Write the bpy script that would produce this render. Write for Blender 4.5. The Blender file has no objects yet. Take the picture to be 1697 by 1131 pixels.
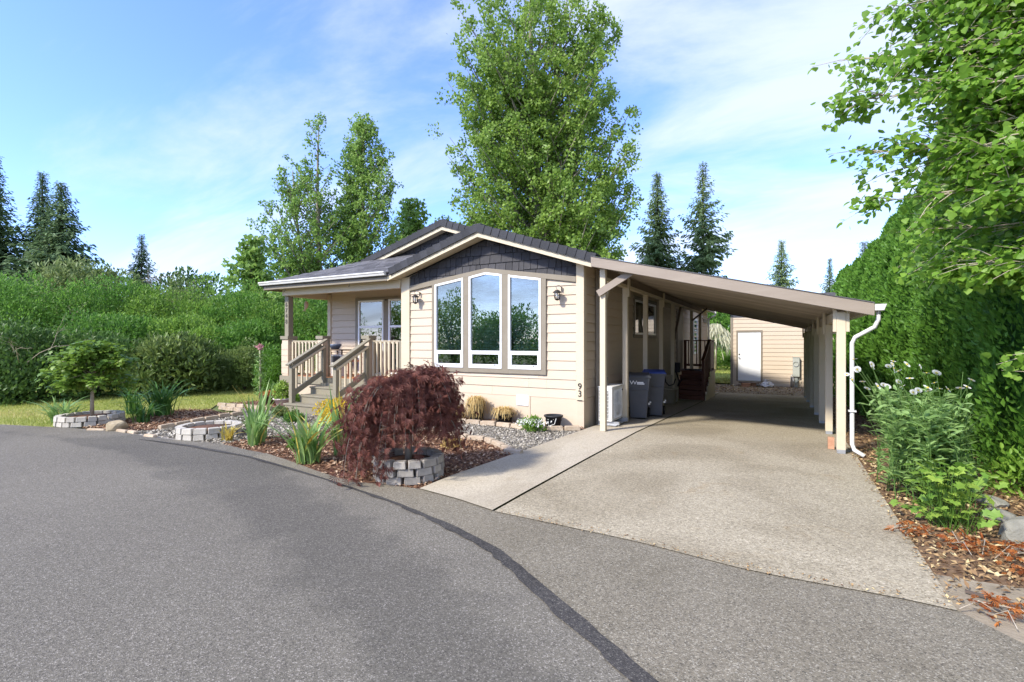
import bpy, math, random
import numpy as np
from mathutils import Vector, Matrix, Euler
R = math.radians
SC = bpy.context.scene
COL = SC.collection

# ------------------------------------------------------------------ camera, sky, sun, exposure
cam = bpy.data.cameras.new("camera"); camo = bpy.data.objects.new("camera", cam); COL.objects.link(camo)
camo.location = (0, 0, 1.6); camo.rotation_euler = (R(90), 0, 0.4998)
cam.sensor_width = 36; cam.lens = 818.28 / 1697 * 36; cam.shift_y = 0.92 / 1697
cam.clip_start = 0.05; cam.clip_end = 3000
SC.camera = camo
SC.view_settings.view_transform = 'Standard'; SC.view_settings.look = 'None'
SC.view_settings.exposure = 1.68; SC.view_settings.gamma = 1; SC.view_settings.use_curve_mapping = False
SC.cycles.diffuse_bounces = 8; SC.cycles.max_bounces = 14
SUN_EL = R(39); SUN_DIR = Vector((0.36, 0.80, 0))           # the way the light travels, seen from above
w = bpy.data.worlds.new("World"); SC.world = w; w.use_nodes = True
nt = w.node_tree; nt.nodes.clear()
def N(t, ty, **k):
    n = t.nodes.new(ty)
    for a, b in k.items():
        if a.startswith('i_'): n.inputs[a[2:].replace('_', ' ')].default_value = b
        else: setattr(n, a, b)
    return n
def L(t, a, b): t.links.new(a, b)
sky = N(nt, 'ShaderNodeTexSky', sky_type='NISHITA', sun_disc=False, sun_elevation=SUN_EL,
        sun_rotation=math.atan2(-SUN_DIR.x, -SUN_DIR.y), altitude=100, air_density=1.0, dust_density=0.6, ozone_density=2.2)
tc = N(nt, 'ShaderNodeTexCoord')
sep = N(nt, 'ShaderNodeSeparateXYZ'); L(nt, tc.outputs['Generated'], sep.inputs[0])
zc = N(nt, 'ShaderNodeMath', operation='MAXIMUM'); L(nt, sep.outputs['Z'], zc.inputs[0]); zc.inputs[1].default_value = 0.0
za = N(nt, 'ShaderNodeMath', operation='ADD'); L(nt, zc.outputs[0], za.inputs[0]); za.inputs[1].default_value = 0.22
px = N(nt, 'ShaderNodeMath', operation='DIVIDE'); L(nt, sep.outputs['X'], px.inputs[0]); L(nt, za.outputs[0], px.inputs[1])
py = N(nt, 'ShaderNodeMath', operation='DIVIDE'); L(nt, sep.outputs['Y'], py.inputs[0]); L(nt, za.outputs[0], py.inputs[1])
cmb = N(nt, 'ShaderNodeCombineXYZ'); L(nt, px.outputs[0], cmb.inputs[0]); L(nt, py.outputs[0], cmb.inputs[1])
mp = N(nt, 'ShaderNodeMapping'); L(nt, cmb.outputs[0], mp.inputs[0])
mp.inputs['Rotation'].default_value = (0, 0, R(-38)); mp.inputs['Scale'].default_value = (0.42, 1.25, 1); mp.inputs['Location'].default_value = (0.7, 0.25, 0)
n1 = N(nt, 'ShaderNodeTexNoise', i_Scale=1.5, i_Detail=10.0, i_Roughness=0.60, i_Distortion=0.6); L(nt, mp.outputs[0], n1.inputs['Vector'])
mp2 = N(nt, 'ShaderNodeMapping'); L(nt, cmb.outputs[0], mp2.inputs[0]); mp2.inputs['Location'].default_value = (2.3, 5.1, 0)
n2 = N(nt, 'ShaderNodeTexNoise', i_Scale=0.55, i_Detail=2.0); L(nt, mp2.outputs[0], n2.inputs['Vector'])
az = N(nt, 'ShaderNodeMath', operation='MULTIPLY_ADD'); L(nt, sep.outputs['X'], az.inputs[0]); az.inputs[1].default_value = 0.13; az.inputs[2].default_value = 0.075
ad = N(nt, 'ShaderNodeMath', operation='ADD'); L(nt, n1.outputs['Fac'], ad.inputs[0]); L(nt, az.outputs[0], ad.inputs[1])
ad2 = N(nt, 'ShaderNodeMath', operation='MULTIPLY_ADD'); L(nt, n2.outputs['Fac'], ad2.inputs[0]); ad2.inputs[1].default_value = 0.35; L(nt, ad.outputs[0], ad2.inputs[2])
cr = N(nt, 'ShaderNodeMapRange', interpolation_type='SMOOTHSTEP'); L(nt, ad2.outputs[0], cr.inputs['Value'])
cr.inputs['From Min'].default_value = 0.57; cr.inputs['From Max'].default_value = 0.90; cr.inputs['To Max'].default_value = 0.74
sb = N(nt, 'ShaderNodeVectorMath', operation='MULTIPLY'); L(nt, sky.outputs[0], sb.inputs[0]); sb.inputs[1].default_value = (0.57, 0.645, 0.96)   # clearer, deeper blue air
cm = N(nt, 'ShaderNodeMix', data_type='RGBA'); L(nt, cr.outputs[0], cm.inputs['Factor'])
L(nt, sb.outputs[0], cm.inputs[6]); cm.inputs[7].default_value = (2.25, 2.42, 2.72, 1)
bg = N(nt, 'ShaderNodeBackground', i_Strength=0.15); L(nt, cm.outputs[2], bg.inputs['Color'])
ow = N(nt, 'ShaderNodeOutputWorld'); L(nt, bg.outputs[0], ow.inputs['Surface'])
sun = bpy.data.lights.new("sun", 'SUN'); suno = bpy.data.objects.new("sun", sun); COL.objects.link(suno)
sun.energy = 2.1; sun.angle = R(5.0); sun.color = (1.0, 0.94, 0.84)
dv = SUN_DIR.normalized() * math.cos(SUN_EL); dv.z = -math.sin(SUN_EL)
suno.rotation_euler = dv.to_track_quat('-Z', 'Y').to_euler()

# ------------------------------------------------------------------ helpers
ORG = {}
def org(o): return ORG.get(o.name, Vector((0, 0, 0))) if o else Vector((0, 0, 0))
def link(o, parent=None, at=None):
    COL.objects.link(o)
    p = Vector(at) if at is not None else Vector((0, 0, 0))
    if parent is not None:
        o.parent = parent; o.location = p - org(parent)
    else: o.location = p
    ORG[o.name] = p
    return o
def tag(o, label=None, cat=None, group=None, kind=None):
    if label: o['label'] = label
    if cat: o['category'] = cat
    if group: o['group'] = group
    if kind: o['kind'] = kind
    return o
def thing(name, at, label, cat, group=None):
    o = bpy.data.objects.new(name, None); o.empty_display_size = 0.2
    link(o, None, at); return tag(o, label, cat, group)
def inst(name, mesh, parent, at, rot=(0, 0, 0), sc=None):
    o = bpy.data.objects.new(name, mesh); link(o, parent, at); o.rotation_euler = rot
    if sc: o.scale = sc
    return o
class MB:
    def __init__(s): s.v = []; s.f = []; s.sm = []
    def add(s, vs, fs, smooth=False):
        b = len(s.v); s.v += [tuple(q) for q in vs]
        s.f += [tuple(b + i for i in f) for f in fs]; s.sm += [smooth] * len(fs); return s
    def box(s, x0, x1, y0, y1, z0, z1):
        return s.add([(x0,y0,z0),(x1,y0,z0),(x1,y1,z0),(x0,y1,z0),(x0,y0,z1),(x1,y0,z1),(x1,y1,z1),(x0,y1,z1)],
                     [(0,3,2,1),(4,5,6,7),(0,1,5,4),(1,2,6,5),(2,3,7,6),(3,0,4,7)])
    def bar(s, a, b, wd, ht, up=(0, 0, 1)):
        a = Vector(a); b = Vector(b); d = (b - a).normalized(); u = Vector(up)
        sd = d.cross(u)
        if sd.length < 1e-4: sd = d.cross(Vector((1, 0, 0)))
        sd.normalize(); u = sd.cross(d).normalized()
        c = [(-1,-1),(1,-1),(1,1),(-1,1)]
        vs = [p + sd*(i*wd/2) + u*(j*ht/2) for p in (a, b) for i, j in c]
        return s.add(vs, [(0,1,2,3)[::-1],(4,5,6,7),(0,1,5,4)[::-1] if 0 else (0,1,5,4),(1,2,6,5),(2,3,7,6),(3,0,4,7)])
    def prism(s, poly, vec):
        n = len(poly); v = Vector(vec)
        vs = [Vector(p) for p in poly] + [Vector(p) + v for p in poly]
        return s.add(vs, [tuple(range(n))[::-1], tuple(range(n, 2*n))] + [(i, (i+1) % n, n + (i+1) % n, n + i) for i in range(n)])
    def tube(s, pts, rad, n=6, cap=True):
        pts = [Vector(p) for p in pts]
        if not hasattr(rad, '__len__'): rad = [rad] * len(pts)
        b = len(s.v); prev = None
        for i, p in enumerate(pts):
            d = (pts[min(i+1, len(pts)-1)] - pts[max(i-1, 0)]).normalized()
            if prev is None: a = d.orthogonal().normalized()
            else:
                a = prev - d * prev.dot(d); a = a.normalized() if a.length > 1e-5 else d.orthogonal().normalized()
            prev = a; c = d.cross(a)
            for k in range(n):
                t = 2*math.pi*k/n; s.v.append(tuple(p + (a*math.cos(t) + c*math.sin(t)) * rad[i]))
        for i in range(len(pts)-1):
            for k in range(n):
                q = b + i*n; k2 = (k+1) % n
                s.f.append((q+k, q+k2, q+n+k2, q+n+k)); s.sm.append(True)
        if cap:
            s.f.append(tuple(b + k for k in range(n))[::-1]); s.sm.append(False)
            e = b + (len(pts)-1)*n; s.f.append(tuple(e + k for k in range(n))); s.sm.append(False)
        return s
    def lathe(s, prof, c=(0, 0, 0), n=20, smooth=True):
        b = len(s.v)
        for r, z in prof:
            for k in range(n):
                t = 2*math.pi*k/n; s.v.append((c[0]+r*math.cos(t), c[1]+r*math.sin(t), c[2]+z))
        for i in range(len(prof)-1):
            for k in range(n):
                q = b+i*n; k2 = (k+1) % n; s.f.append((q+k, q+k2, q+n+k2, q+n+k)); s.sm.append(smooth)
        return s
    def mesh(s, name, mat, off=(0, 0, 0), fix=True):
        me = bpy.data.meshes.new(name); o = Vector(off)
        me.from_pydata([(v[0]-o.x, v[1]-o.y, v[2]-o.z) for v in s.v], [], s.f)
        me.polygons.foreach_set('use_smooth', s.sm)
        if mat: me.materials.append(mat)
        if fix:
            import bmesh
            bm = bmesh.new(); bm.from_mesh(me); bmesh.ops.recalc_face_normals(bm, faces=bm.faces[:]); bm.to_mesh(me); bm.free()
        me.update(); return me
    def build(s, name, mat, parent=None, at=None, bev=0, kind=None, fix=True):
        if at is None: at = org(parent) if parent else (0, 0, 0)
        o = bpy.data.objects.new(name, s.mesh(name, mat, at, fix)); link(o, parent, at)
        if bev:
            m = o.modifiers.new('bevel', 'BEVEL'); m.width = bev; m.segments = 1; m.limit_method = 'ANGLE'
        if kind: o['kind'] = kind
        return o
def box(name, mat, parent, x0, x1, y0, y1, z0, z1, bev=0):
    return MB().box(x0, x1, y0, y1, z0, z1).build(name, mat, parent, ((x0+x1)/2, (y0+y1)/2, z0), bev)
def bar(name, mat, parent, a, b, wd, ht, up=(0, 0, 1), bev=0):
    return MB().bar(a, b, wd, ht, up).build(name, mat, parent, a, bev)

# ------------------------------------------------------------------ materials
def pmat(name, col, rough=0.7, col2=None, scale=8.0, bump=0.0, bscale=60.0, rnd=0.0, metal=0.0, stretch=None, spec=0.3, streak=0):
    m = bpy.data.materials.new(name); m.use_nodes = True; t = m.node_tree
    b = t.nodes['Principled BSDF']; b.inputs['Roughness'].default_value = rough; b.inputs['Metallic'].default_value = metal
    b.inputs['Specular IOR Level'].default_value = spec
    c = N(t, 'ShaderNodeTexCoord'); vec = c.outputs['Object']
    if stretch:
        mpn = N(t, 'ShaderNodeMapping'); L(t, vec, mpn.inputs[0]); mpn.inputs['Scale'].default_value = stretch; vec = mpn.outputs[0]
    out = None
    if col2:
        n = N(t, 'ShaderNodeTexNoise', i_Scale=scale, i_Detail=6.0, i_Roughness=0.6); L(t, vec, n.inputs['Vector'])
        mr = N(t, 'ShaderNodeMapRange'); L(t, n.outputs['Fac'], mr.inputs['Value']); mr.inputs['From Min'].default_value = 0.3; mr.inputs['From Max'].default_value = 0.7
        mx = N(t, 'ShaderNodeMix', data_type='RGBA'); L(t, mr.outputs[0], mx.inputs['Factor'])
        mx.inputs[6].default_value = (*col, 1); mx.inputs[7].default_value = (*col2, 1); out = mx.outputs[2]
    if rnd:
        oi = N(t, 'ShaderNodeObjectInfo'); h = N(t, 'ShaderNodeHueSaturation')
        mr2 = N(t, 'ShaderNodeMapRange'); L(t, oi.outputs['Random'], mr2.inputs['Value']); mr2.inputs['To Min'].default_value = 1-rnd; mr2.inputs['To Max'].default_value = 1+rnd
        L(t, mr2.outputs[0], h.inputs['Value'])
        if out: L(t, out, h.inputs['Color'])
        else: h.inputs['Color'].default_value = (*col, 1)
        out = h.outputs[0]
    if out: L(t, out, b.inputs['Base Color'])
    else: b.inputs['Base Color'].default_value = (*col, 1)
    if bump:
        n3 = N(t, 'ShaderNodeTexNoise', i_Scale=bscale, i_Detail=4.0); L(t, vec, n3.inputs['Vector'])
        bp = N(t, 'ShaderNodeBump', i_Strength=bump, i_Distance=0.01); L(t, n3.outputs['Fac'], bp.inputs['Height']); L(t, bp.outputs[0], b.inputs['Normal'])
    return m
def leafmat(name, c1, c2, trans=0.35, rough=0.5, c3=None):
    m = bpy.data.materials.new(name); m.use_nodes = True; t = m.node_tree
    b = t.nodes['Principled BSDF']; b.inputs['Roughness'].default_value = rough; b.inputs['Specular IOR Level'].default_value = 0.35
    a = N(t, 'ShaderNodeAttribute', attribute_name='rnd')
    oi = N(t, 'ShaderNodeObjectInfo')
    ad = N(t, 'ShaderNodeMath', operation='MULTIPLY_ADD'); L(t, oi.outputs['Random'], ad.inputs[0]); ad.inputs[1].default_value = 0.25; L(t, a.outputs['Fac'], ad.inputs[2])
    r = N(t, 'ShaderNodeValToRGB'); L(t, ad.outputs[0], r.inputs[0])
    r.color_ramp.elements[0].color = (*c1, 1); r.color_ramp.elements[1].color = (*c2, 1)
    if c3: e = r.color_ramp.elements.new(0.9); e.color = (*c2, 1); r.color_ramp.elements[2].color = (*c3, 1)
    L(t, r.outputs[0], b.inputs['Base Color'])
    tr = N(t, 'ShaderNodeBsdfTranslucent'); L(t, r.outputs[0], tr.inputs['Color'])
    mx = N(t, 'ShaderNodeMixShader'); mx.inputs[0].default_value = trans
    L(t, b.outputs[0], mx.inputs[1]); L(t, tr.outputs[0], mx.inputs[2]); L(t, mx.outputs[0], t.nodes['Material Output'].inputs['Surface'])
    return m
def speckmat(name, base, dark, light, scale=130.0, amt=0.5, patch=None, bump=0.6, rough=0.9, pscale=0.5, wear=None, streak=(1, 1, 1), stain=None):
    """stony ground surface: small aggregate of many tones over worn large patches"""
    m = bpy.data.materials.new(name); m.use_nodes = True; t = m.node_tree
    b = t.nodes['Principled BSDF']; b.inputs['Roughness'].default_value = rough; b.inputs['Specular IOR Level'].default_value = 0.25
    c = N(t, 'ShaderNodeTexCoord')
    v = N(t, 'ShaderNodeTexVoronoi', i_Scale=scale); L(t, c.outputs['Object'], v.inputs['Vector'])
    s = N(t, 'ShaderNodeSeparateColor'); L(t, v.outputs['Color'], s.inputs[0])
    r = N(t, 'ShaderNodeValToRGB'); L(t, s.outputs[0], r.inputs[0])
    r.color_ramp.elements[0].color = (*dark, 1); r.color_ramp.elements[1].color = (*light, 1)
    e = r.color_ramp.elements.new(0.25); e.color = (*base, 1); e = r.color_ramp.elements.new(0.80); e.color = (*base, 1)
    n = N(t, 'ShaderNodeTexNoise', i_Scale=scale*0.35, i_Detail=5.0); L(t, c.outputs['Object'], n.inputs['Vector'])
    mr = N(t, 'ShaderNodeMapRange'); L(t, n.outputs['Fac'], mr.inputs['Value']); mr.inputs['From Min'].default_value = 0.25; mr.inputs['From Max'].default_value = 0.75
    mr.inputs['To Min'].default_value = 0.72; mr.inputs['To Max'].default_value = 1.28
    h = N(t, 'ShaderNodeMix', data_type='RGBA', blend_type='MULTIPLY'); h.inputs['Factor'].default_value = 1
    L(t, r.outputs[0], h.inputs[6]); L(t, mr.outputs[0], h.inputs[7]); out = h.outputs[2]
    if patch:
        mpn = N(t, 'ShaderNodeMapping'); L(t, c.outputs['Object'], mpn.inputs[0]); mpn.inputs['Scale'].default_value = streak
        p = N(t, 'ShaderNodeTexNoise', i_Scale=pscale, i_Detail=4.0, i_Distortion=0.6); L(t, mpn.outputs[0], p.inputs['Vector'])
        pr = N(t, 'ShaderNodeMapRange', interpolation_type='SMOOTHSTEP'); L(t, p.outputs['Fac'], pr.inputs['Value'])
        pr.inputs['From Min'].default_value = 0.42; pr.inputs['From Max'].default_value = 0.66; pr.inputs['To Max'].default_value = amt
        mx = N(t, 'ShaderNodeMix', data_type='RGBA', blend_type='MULTIPLY'); L(t, pr.outputs[0], mx.inputs['Factor']); L(t, out, mx.inputs[6]); mx.inputs[7].default_value = (*patch, 1); out = mx.outputs[2]
    if stain:
        p2 = N(t, 'ShaderNodeTexNoise', i_Scale=1.7, i_Detail=7.0, i_Roughness=0.7, i_Distortion=1.0); L(t, c.outputs['Object'], p2.inputs['Vector'])
        q2 = N(t, 'ShaderNodeMapRange', interpolation_type='SMOOTHSTEP'); L(t, p2.outputs['Fac'], q2.inputs['Value'])
        q2.inputs['From Min'].default_value = 0.56; q2.inputs['From Max'].default_value = 0.74; q2.inputs['To Max'].default_value = 0.6
        mx = N(t, 'ShaderNodeMix', data_type='RGBA', blend_type='MULTIPLY'); L(t, q2.outputs[0], mx.inputs['Factor']); L(t, out, mx.inputs[6]); mx.inputs[7].default_value = (*stain, 1); out = mx.outputs[2]
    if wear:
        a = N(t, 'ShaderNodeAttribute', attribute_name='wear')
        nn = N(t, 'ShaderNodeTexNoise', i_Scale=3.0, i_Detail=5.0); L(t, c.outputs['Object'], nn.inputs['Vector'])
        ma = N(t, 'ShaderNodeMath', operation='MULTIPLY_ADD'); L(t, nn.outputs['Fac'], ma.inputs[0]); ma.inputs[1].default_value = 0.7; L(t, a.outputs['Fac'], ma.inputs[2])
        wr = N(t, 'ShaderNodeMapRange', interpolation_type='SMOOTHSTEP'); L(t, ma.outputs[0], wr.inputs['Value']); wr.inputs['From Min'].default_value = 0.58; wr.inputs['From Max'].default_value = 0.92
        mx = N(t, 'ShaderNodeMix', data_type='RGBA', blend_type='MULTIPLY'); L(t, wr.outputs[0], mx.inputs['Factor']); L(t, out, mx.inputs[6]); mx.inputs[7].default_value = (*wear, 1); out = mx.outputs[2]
    L(t, out, b.inputs['Base Color'])
    bp = N(t, 'ShaderNodeBump', i_Strength=bump, i_Distance=0.004); L(t, v.outputs['Distance'], bp.inputs['Height']); L(t, bp.outputs[0], b.inputs['Normal'])
    return m
M = {}
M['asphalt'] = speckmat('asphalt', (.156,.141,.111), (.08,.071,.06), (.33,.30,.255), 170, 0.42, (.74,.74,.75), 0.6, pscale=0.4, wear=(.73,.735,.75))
M['apron'] = speckmat('worn_asphalt', (.195,.170,.125), (.08,.072,.058), (.36,.33,.265), 160, 0.5, (.76,.75,.72), 0.7, pscale=0.9, stain=(.72,.70,.68))
M['tar'] = speckmat('tar_seam', (.060,.055,.051), (.03,.03,.03), (.15,.14,.12), 140, 0.6, (.6,.6,.6), 0.9, pscale=2.0)
M['exposed'] = speckmat('exposed_aggregate_concrete', (.35,.302,.215), (.19,.157,.105), (.50,.44,.33), 115, 0.75, (.66,.64,.60), 0.8, pscale=0.55, stain=(.80,.68,.52))
M['sidewalk'] = speckmat('broom_concrete', (.435,.38,.29), (.36,.315,.24), (.50,.445,.35), 180, 0.75, (.74,.72,.68), 0.15, pscale=0.8, streak=(1, .35, 1), stain=(.80,.74,.64))
M['soil'] = pmat('dry_soil', (.20,.162,.112), 0.95, (.34,.285,.205), 6, 0.8, 60)
M['mulchbase'] = pmat('mulch_base', (.07,.032,.018), 0.95, (.17,.085,.05), 25, 1.0, 60)
M['mulchR'] = pmat('leaf_litter_base', (.10,.055,.03), 0.95, (.23,.15,.085), 16, 1.0, 50)
M['gravelbase'] = pmat('gravel_base', (0.153,0.140,0.122), 0.95, (0.297,0.270,0.243), 50, 1.0, 70)
M['lawn'] = pmat('lawn', (0.225,0.252,0.054), 0.95, (0.414,0.378,0.144), 1.6, 0.8, 40)
M['ground'] = pmat('rough_grass', (.07,.12,.025), 0.95, (.17,.17,.06), 0.5, 0.6, 20)
M['siding'] = pmat('peach_beige_paint', (.525,.425,.312), 0.6, (.56,.46,.345), 1.3, 0.12, 90, 0.03, stretch=(1,1,3))
M['cream'] = pmat('cream_trim_paint', (0.541,0.459,0.324), 0.6, (0.574,0.492,0.353), 4, 0.1, 60, 0.02)
M['taupe'] = pmat('taupe_trim_paint', (0.215,0.182,0.133), 0.6, (0.245,0.211,0.159), 4, 0.1, 60, 0.02)
M['porchtaupe'] = pmat('grey_green_porch_paint', (0.221,0.197,0.139), 0.6, (0.254,0.226,0.164), 5, 0.1, 60, 0.03)
M['carfascia'] = pmat('weathered_taupe_board', (.25,.205,.162), 0.7, (.30,.25,.20), 3, 0.15, 40, 0, stretch=(.3,1,3))
M['post'] = pmat('cream_post_paint', (0.527,0.451,0.315), 0.65, (0.578,0.493,0.357), 5, 0.1, 50, 0.03)
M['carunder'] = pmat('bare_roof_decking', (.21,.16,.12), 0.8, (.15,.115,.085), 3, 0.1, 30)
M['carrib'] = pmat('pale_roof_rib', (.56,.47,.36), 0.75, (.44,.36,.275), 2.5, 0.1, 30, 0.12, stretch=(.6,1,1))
M['darkwood'] = pmat('old_brown_beam', (.14,.10,.07), 0.8, (.19,.14,.10), 6, 0.2, 40, stretch=(1,.2,1))
M['shingle'] = pmat('charcoal_wall_shingle', (.038,.037,.040), 0.75, (.058,.056,.059), 9, 0.35, 70, 0.22, stretch=(4,1,1))
M['roof'] = pmat('dark_roof_shingle', (.075,.073,.077), 0.9, (.135,.130,.132), 10, 0.8, 180, 0.35)
M['raketile'] = pmat('charcoal_rake_tile', (.030,.031,.036), 0.8, (.046,.047,.052), 8, 0.4, 60, 0.2)
M['white'] = pmat('white_paint', (.80,.80,.79), 0.35, spec=0.5)
M['whitemetal'] = pmat('white_enamel', (.72,.72,.69), 0.45, (.65,.64,.60), 3)
M['gutter'] = pmat('white_gutter', (.66,.65,.61), 0.45, (.58,.57,.53), 4)
M['blind'] = pmat('white_blind', (.75,.76,.72), 0.6)
M['dark'] = pmat('dark_room', (.03,.03,.03), 0.9)
M['joint'] = pmat('dark_joint', (.012,.012,.014), 0.9)
M['black'] = pmat('black_metal', (.012,.012,.013), 0.5)
M['numeral'] = pmat('dark_bronze_numeral', (.03,.027,.024), 0.5)
M['numeralgrey'] = pmat('grey_numeral', (.10,.09,.075), 0.5)
M['galv'] = pmat('galvanised_steel', (.42,.43,.44), 0.4, metal=0.6)
M['block'] = pmat('grey_concrete_block', (.275,.25,.215), 0.9, (.37,.34,.295), 12, 0.9, 80, 0.14)
M['blockpale'] = pmat('pale_concrete_block', (.41,.38,.325), 0.9, (.50,.465,.40), 12, 0.7, 80, 0.10)
M['edging'] = pmat('tan_edging_stone', (0.360,0.270,0.180), 0.9, (0.468,0.387,0.288), 10, 0.8, 70, 0.12)
M['rock'] = pmat('grey_field_rock', (.17,.165,.135), 0.9, (.29,.275,.22), 7, 1.0, 40, 0.12)
M['rocktan'] = pmat('tan_boulder', (.31,.25,.16), 0.9, (.40,.33,.22), 6, 1.0, 30)
M['stone'] = pmat('gravel_stone', (.33,.31,.275), 0.85, (.52,.49,.45), 9)
M['chip'] = leafmat('bark_chip', (.08,.032,.016), (.32,.18,.10), 0.0, 0.85, (.50,.36,.24))
M['litter'] = leafmat('dry_leaf_litter', (.12,.06,.03), (.42,.28,.13), 0.1, 0.85, (.60,.48,.25))
M['stonebits'] = leafmat('gravel_bits', (.16,.145,.115), (.41,.37,.30), 0.0, 0.9, (.55,.51,.43))
M['bark'] = pmat('grey_bark', (.17,.145,.11), 0.95, (.29,.26,.21), 9, 1.0, 30, stretch=(1,1,.25))
M['barkpale'] = pmat('pale_branch_bark', (.33,.28,.20), 0.9, (.44,.38,.29), 12, 0.6, 40)
M['barkdark'] = pmat('dark_bark', (.075,.055,.042), 0.95, (.13,.10,.08), 9, 1.0, 30)
M['cotton'] = leafmat('cottonwood_leaf', (.125,.235,.040), (.32,.46,.095), 0.5, 0.42)
M['cotton2'] = leafmat('poplar_leaf', (.13,.25,.045), (.31,.46,.115), 0.5, 0.42)
M['willow'] = leafmat('willow_leaf', (.050,.150,.022), (.20,.38,.062), 0.5, 0.5)
M['willow2'] = leafmat('bright_willow_leaf', (.075,.18,.026), (.26,.42,.07), 0.5, 0.5)
M['olive'] = leafmat('olive_shrub_leaf', (.10,.165,.042), (.25,.31,.11), 0.4, 0.5)
M['darkleaf'] = leafmat('dark_leaf', (.03,.085,.018), (.11,.20,.045), 0.4, 0.45)
M['rhodo'] = leafmat('rhododendron_leaf', (.06,.125,.027), (.22,.29,.08), 0.4, 0.4)
M['box'] = leafmat('boxwood_leaf', (.065,.19,.02), (.18,.35,.05), 0.45, 0.4)
M['fir'] = leafmat('fir_needles', (.065,.125,.065), (.19,.28,.125), 0.3, 0.6)
M['fir2'] = leafmat('spruce_needles', (.12,.20,.085), (.29,.38,.16), 0.35, 0.6)
M['bluefir'] = leafmat('blue_spruce_needles', (.13,.185,.165), (.26,.33,.30), 0.2, 0.6)
M['arb'] = leafmat('arborvitae_spray', (.040,.130,.015), (.165,.34,.045), 0.5, 0.5)
M['vine'] = leafmat('vine_maple_leaf', (.11,.25,.028), (.30,.49,.070), 0.55, 0.4)
M['iris'] = leafmat('iris_leaf', (.13,.27,.07), (.33,.48,.16), 0.4, 0.4)
M['lily'] = leafmat('daylily_leaf', (.04,.13,.025), (.13,.27,.055), 0.35, 0.4)
M['yellowleaf'] = leafmat('yellowed_leaf', (.45,.33,.05), (.62,.52,.14), 0.3, 0.6)
M['lace'] = leafmat('burgundy_lace_leaf', (.085,.026,.020), (.30,.12,.09), 0.4, 0.5)
M['maple'] = leafmat('green_maple_leaf', (.085,.19,.025), (.22,.34,.05), 0.4, 0.45)
M['yellow'] = leafmat('yellow_flowers', (.55,.36,.01), (.72,.56,.05), 0.2, 0.6)
M['drygrass'] = leafmat('dry_tan_grass', (.42,.27,.075), (.66,.50,.22), 0.3, 0.7)
M['orange'] = leafmat('dead_orange_fern', (.30,.07,.018), (.58,.22,.055), 0.25, 0.7)
M['daisyleaf'] = leafmat('daisy_leaf', (.15,.27,.065), (.35,.52,.18), 0.5, 0.5)
M['colum'] = leafmat('columbine_leaf', (.10,.23,.03), (.31,.44,.07), 0.35, 0.5)
M['petal'] = leafmat('white_petal', (.72,.72,.66), (.84,.84,.80), 0.3, 0.6)
M['pinkpetal'] = leafmat('pink_petal', (.50,.22,.24), (.65,.36,.36), 0.3, 0.6)
M['grass'] = leafmat('lawn_grass', (.20,.29,.045), (.44,.46,.13), 0.4, 0.6, (.55,.48,.21))
M['pampas'] = leafmat('pale_weeping_leaf', (.42,.42,.27), (.62,.60,.44), 0.3, 0.7)
M['binbody'] = pmat('grey_bin_plastic', (.075,.078,.084), 0.5, (.088,.09,.096), 5)
M['binblue'] = pmat('blue_lid_plastic', (.035,.075,.32), 0.45)
M['deckbrown'] = pmat('red_brown_deck_stain', (.10,.034,.018), 0.6, (.15,.055,.030), 6, 0.15, 40, 0.12, stretch=(.3,1,1))
M['deckfloor'] = pmat('orange_deck_boards', (.42,.17,.06), 0.6, (.50,.22,.09), 5)
M['barrel'] = pmat('tan_plastic_barrel', (.34,.29,.21), 0.55)
M['potdark'] = pmat('black_plastic_pot', (.018,.019,.022), 0.55)
M['potbrown'] = pmat('brown_pot', (.07,.04,.028), 0.5)
M['potpale'] = pmat('pale_mauve_pot', (.50,.42,.40), 0.6)
M['terra'] = pmat('terracotta', (.36,.16,.09), 0.8)
M['brick'] = pmat('red_brick', (.42,.21,.12), 0.9, (.52,.30,.18), 12, 0.5, 60, 0.1)
M['bag'] = pmat('white_plastic_bag', (.62,.60,.57), 0.5)
M['fishw'] = pmat('carved_pale_wood', (.50,.34,.22), 0.7)
M['bowl'] = pmat('slate_blue_bowl', (.10,.13,.20), 0.4)
M['meter'] = pmat('grey_green_meter_paint', (.36,.38,.33), 0.55, (.42,.43,.38), 5)
def glassmat(name, tint, refl=1.5, base=0.06):
    m = bpy.data.materials.new(name); m.use_nodes = True; t = m.node_tree; t.nodes.remove(t.nodes['Principled BSDF'])
    tr = N(t, 'ShaderNodeBsdfTransparent'); tr.inputs[0].default_value = (*tint, 1)
    g = N(t, 'ShaderNodeBsdfGlossy'); g.inputs['Roughness'].default_value = 0.0; g.inputs[0].default_value = (.93, .97, 1, 1)
    f = N(t, 'ShaderNodeFresnel'); f.inputs[0].default_value = refl
    a = N(t, 'ShaderNodeMath', operation='ADD', use_clamp=True); L(t, f.outputs[0], a.inputs[0]); a.inputs[1].default_value = base
    mx = N(t, 'ShaderNodeMixShader'); L(t, a.outputs[0], mx.inputs[0]); L(t, tr.outputs[0], mx.inputs[1]); L(t, g.outputs[0], mx.inputs[2])
    L(t, mx.outputs[0], t.nodes['Material Output'].inputs['Surface']); return m
M['glass'] = glassmat('window_glass', (.66,.74,.71), 1.5, 0.17)
M['clear'] = glassmat('lamp_glass', (.9,.9,.88), 1.45, 0.05)

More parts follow.
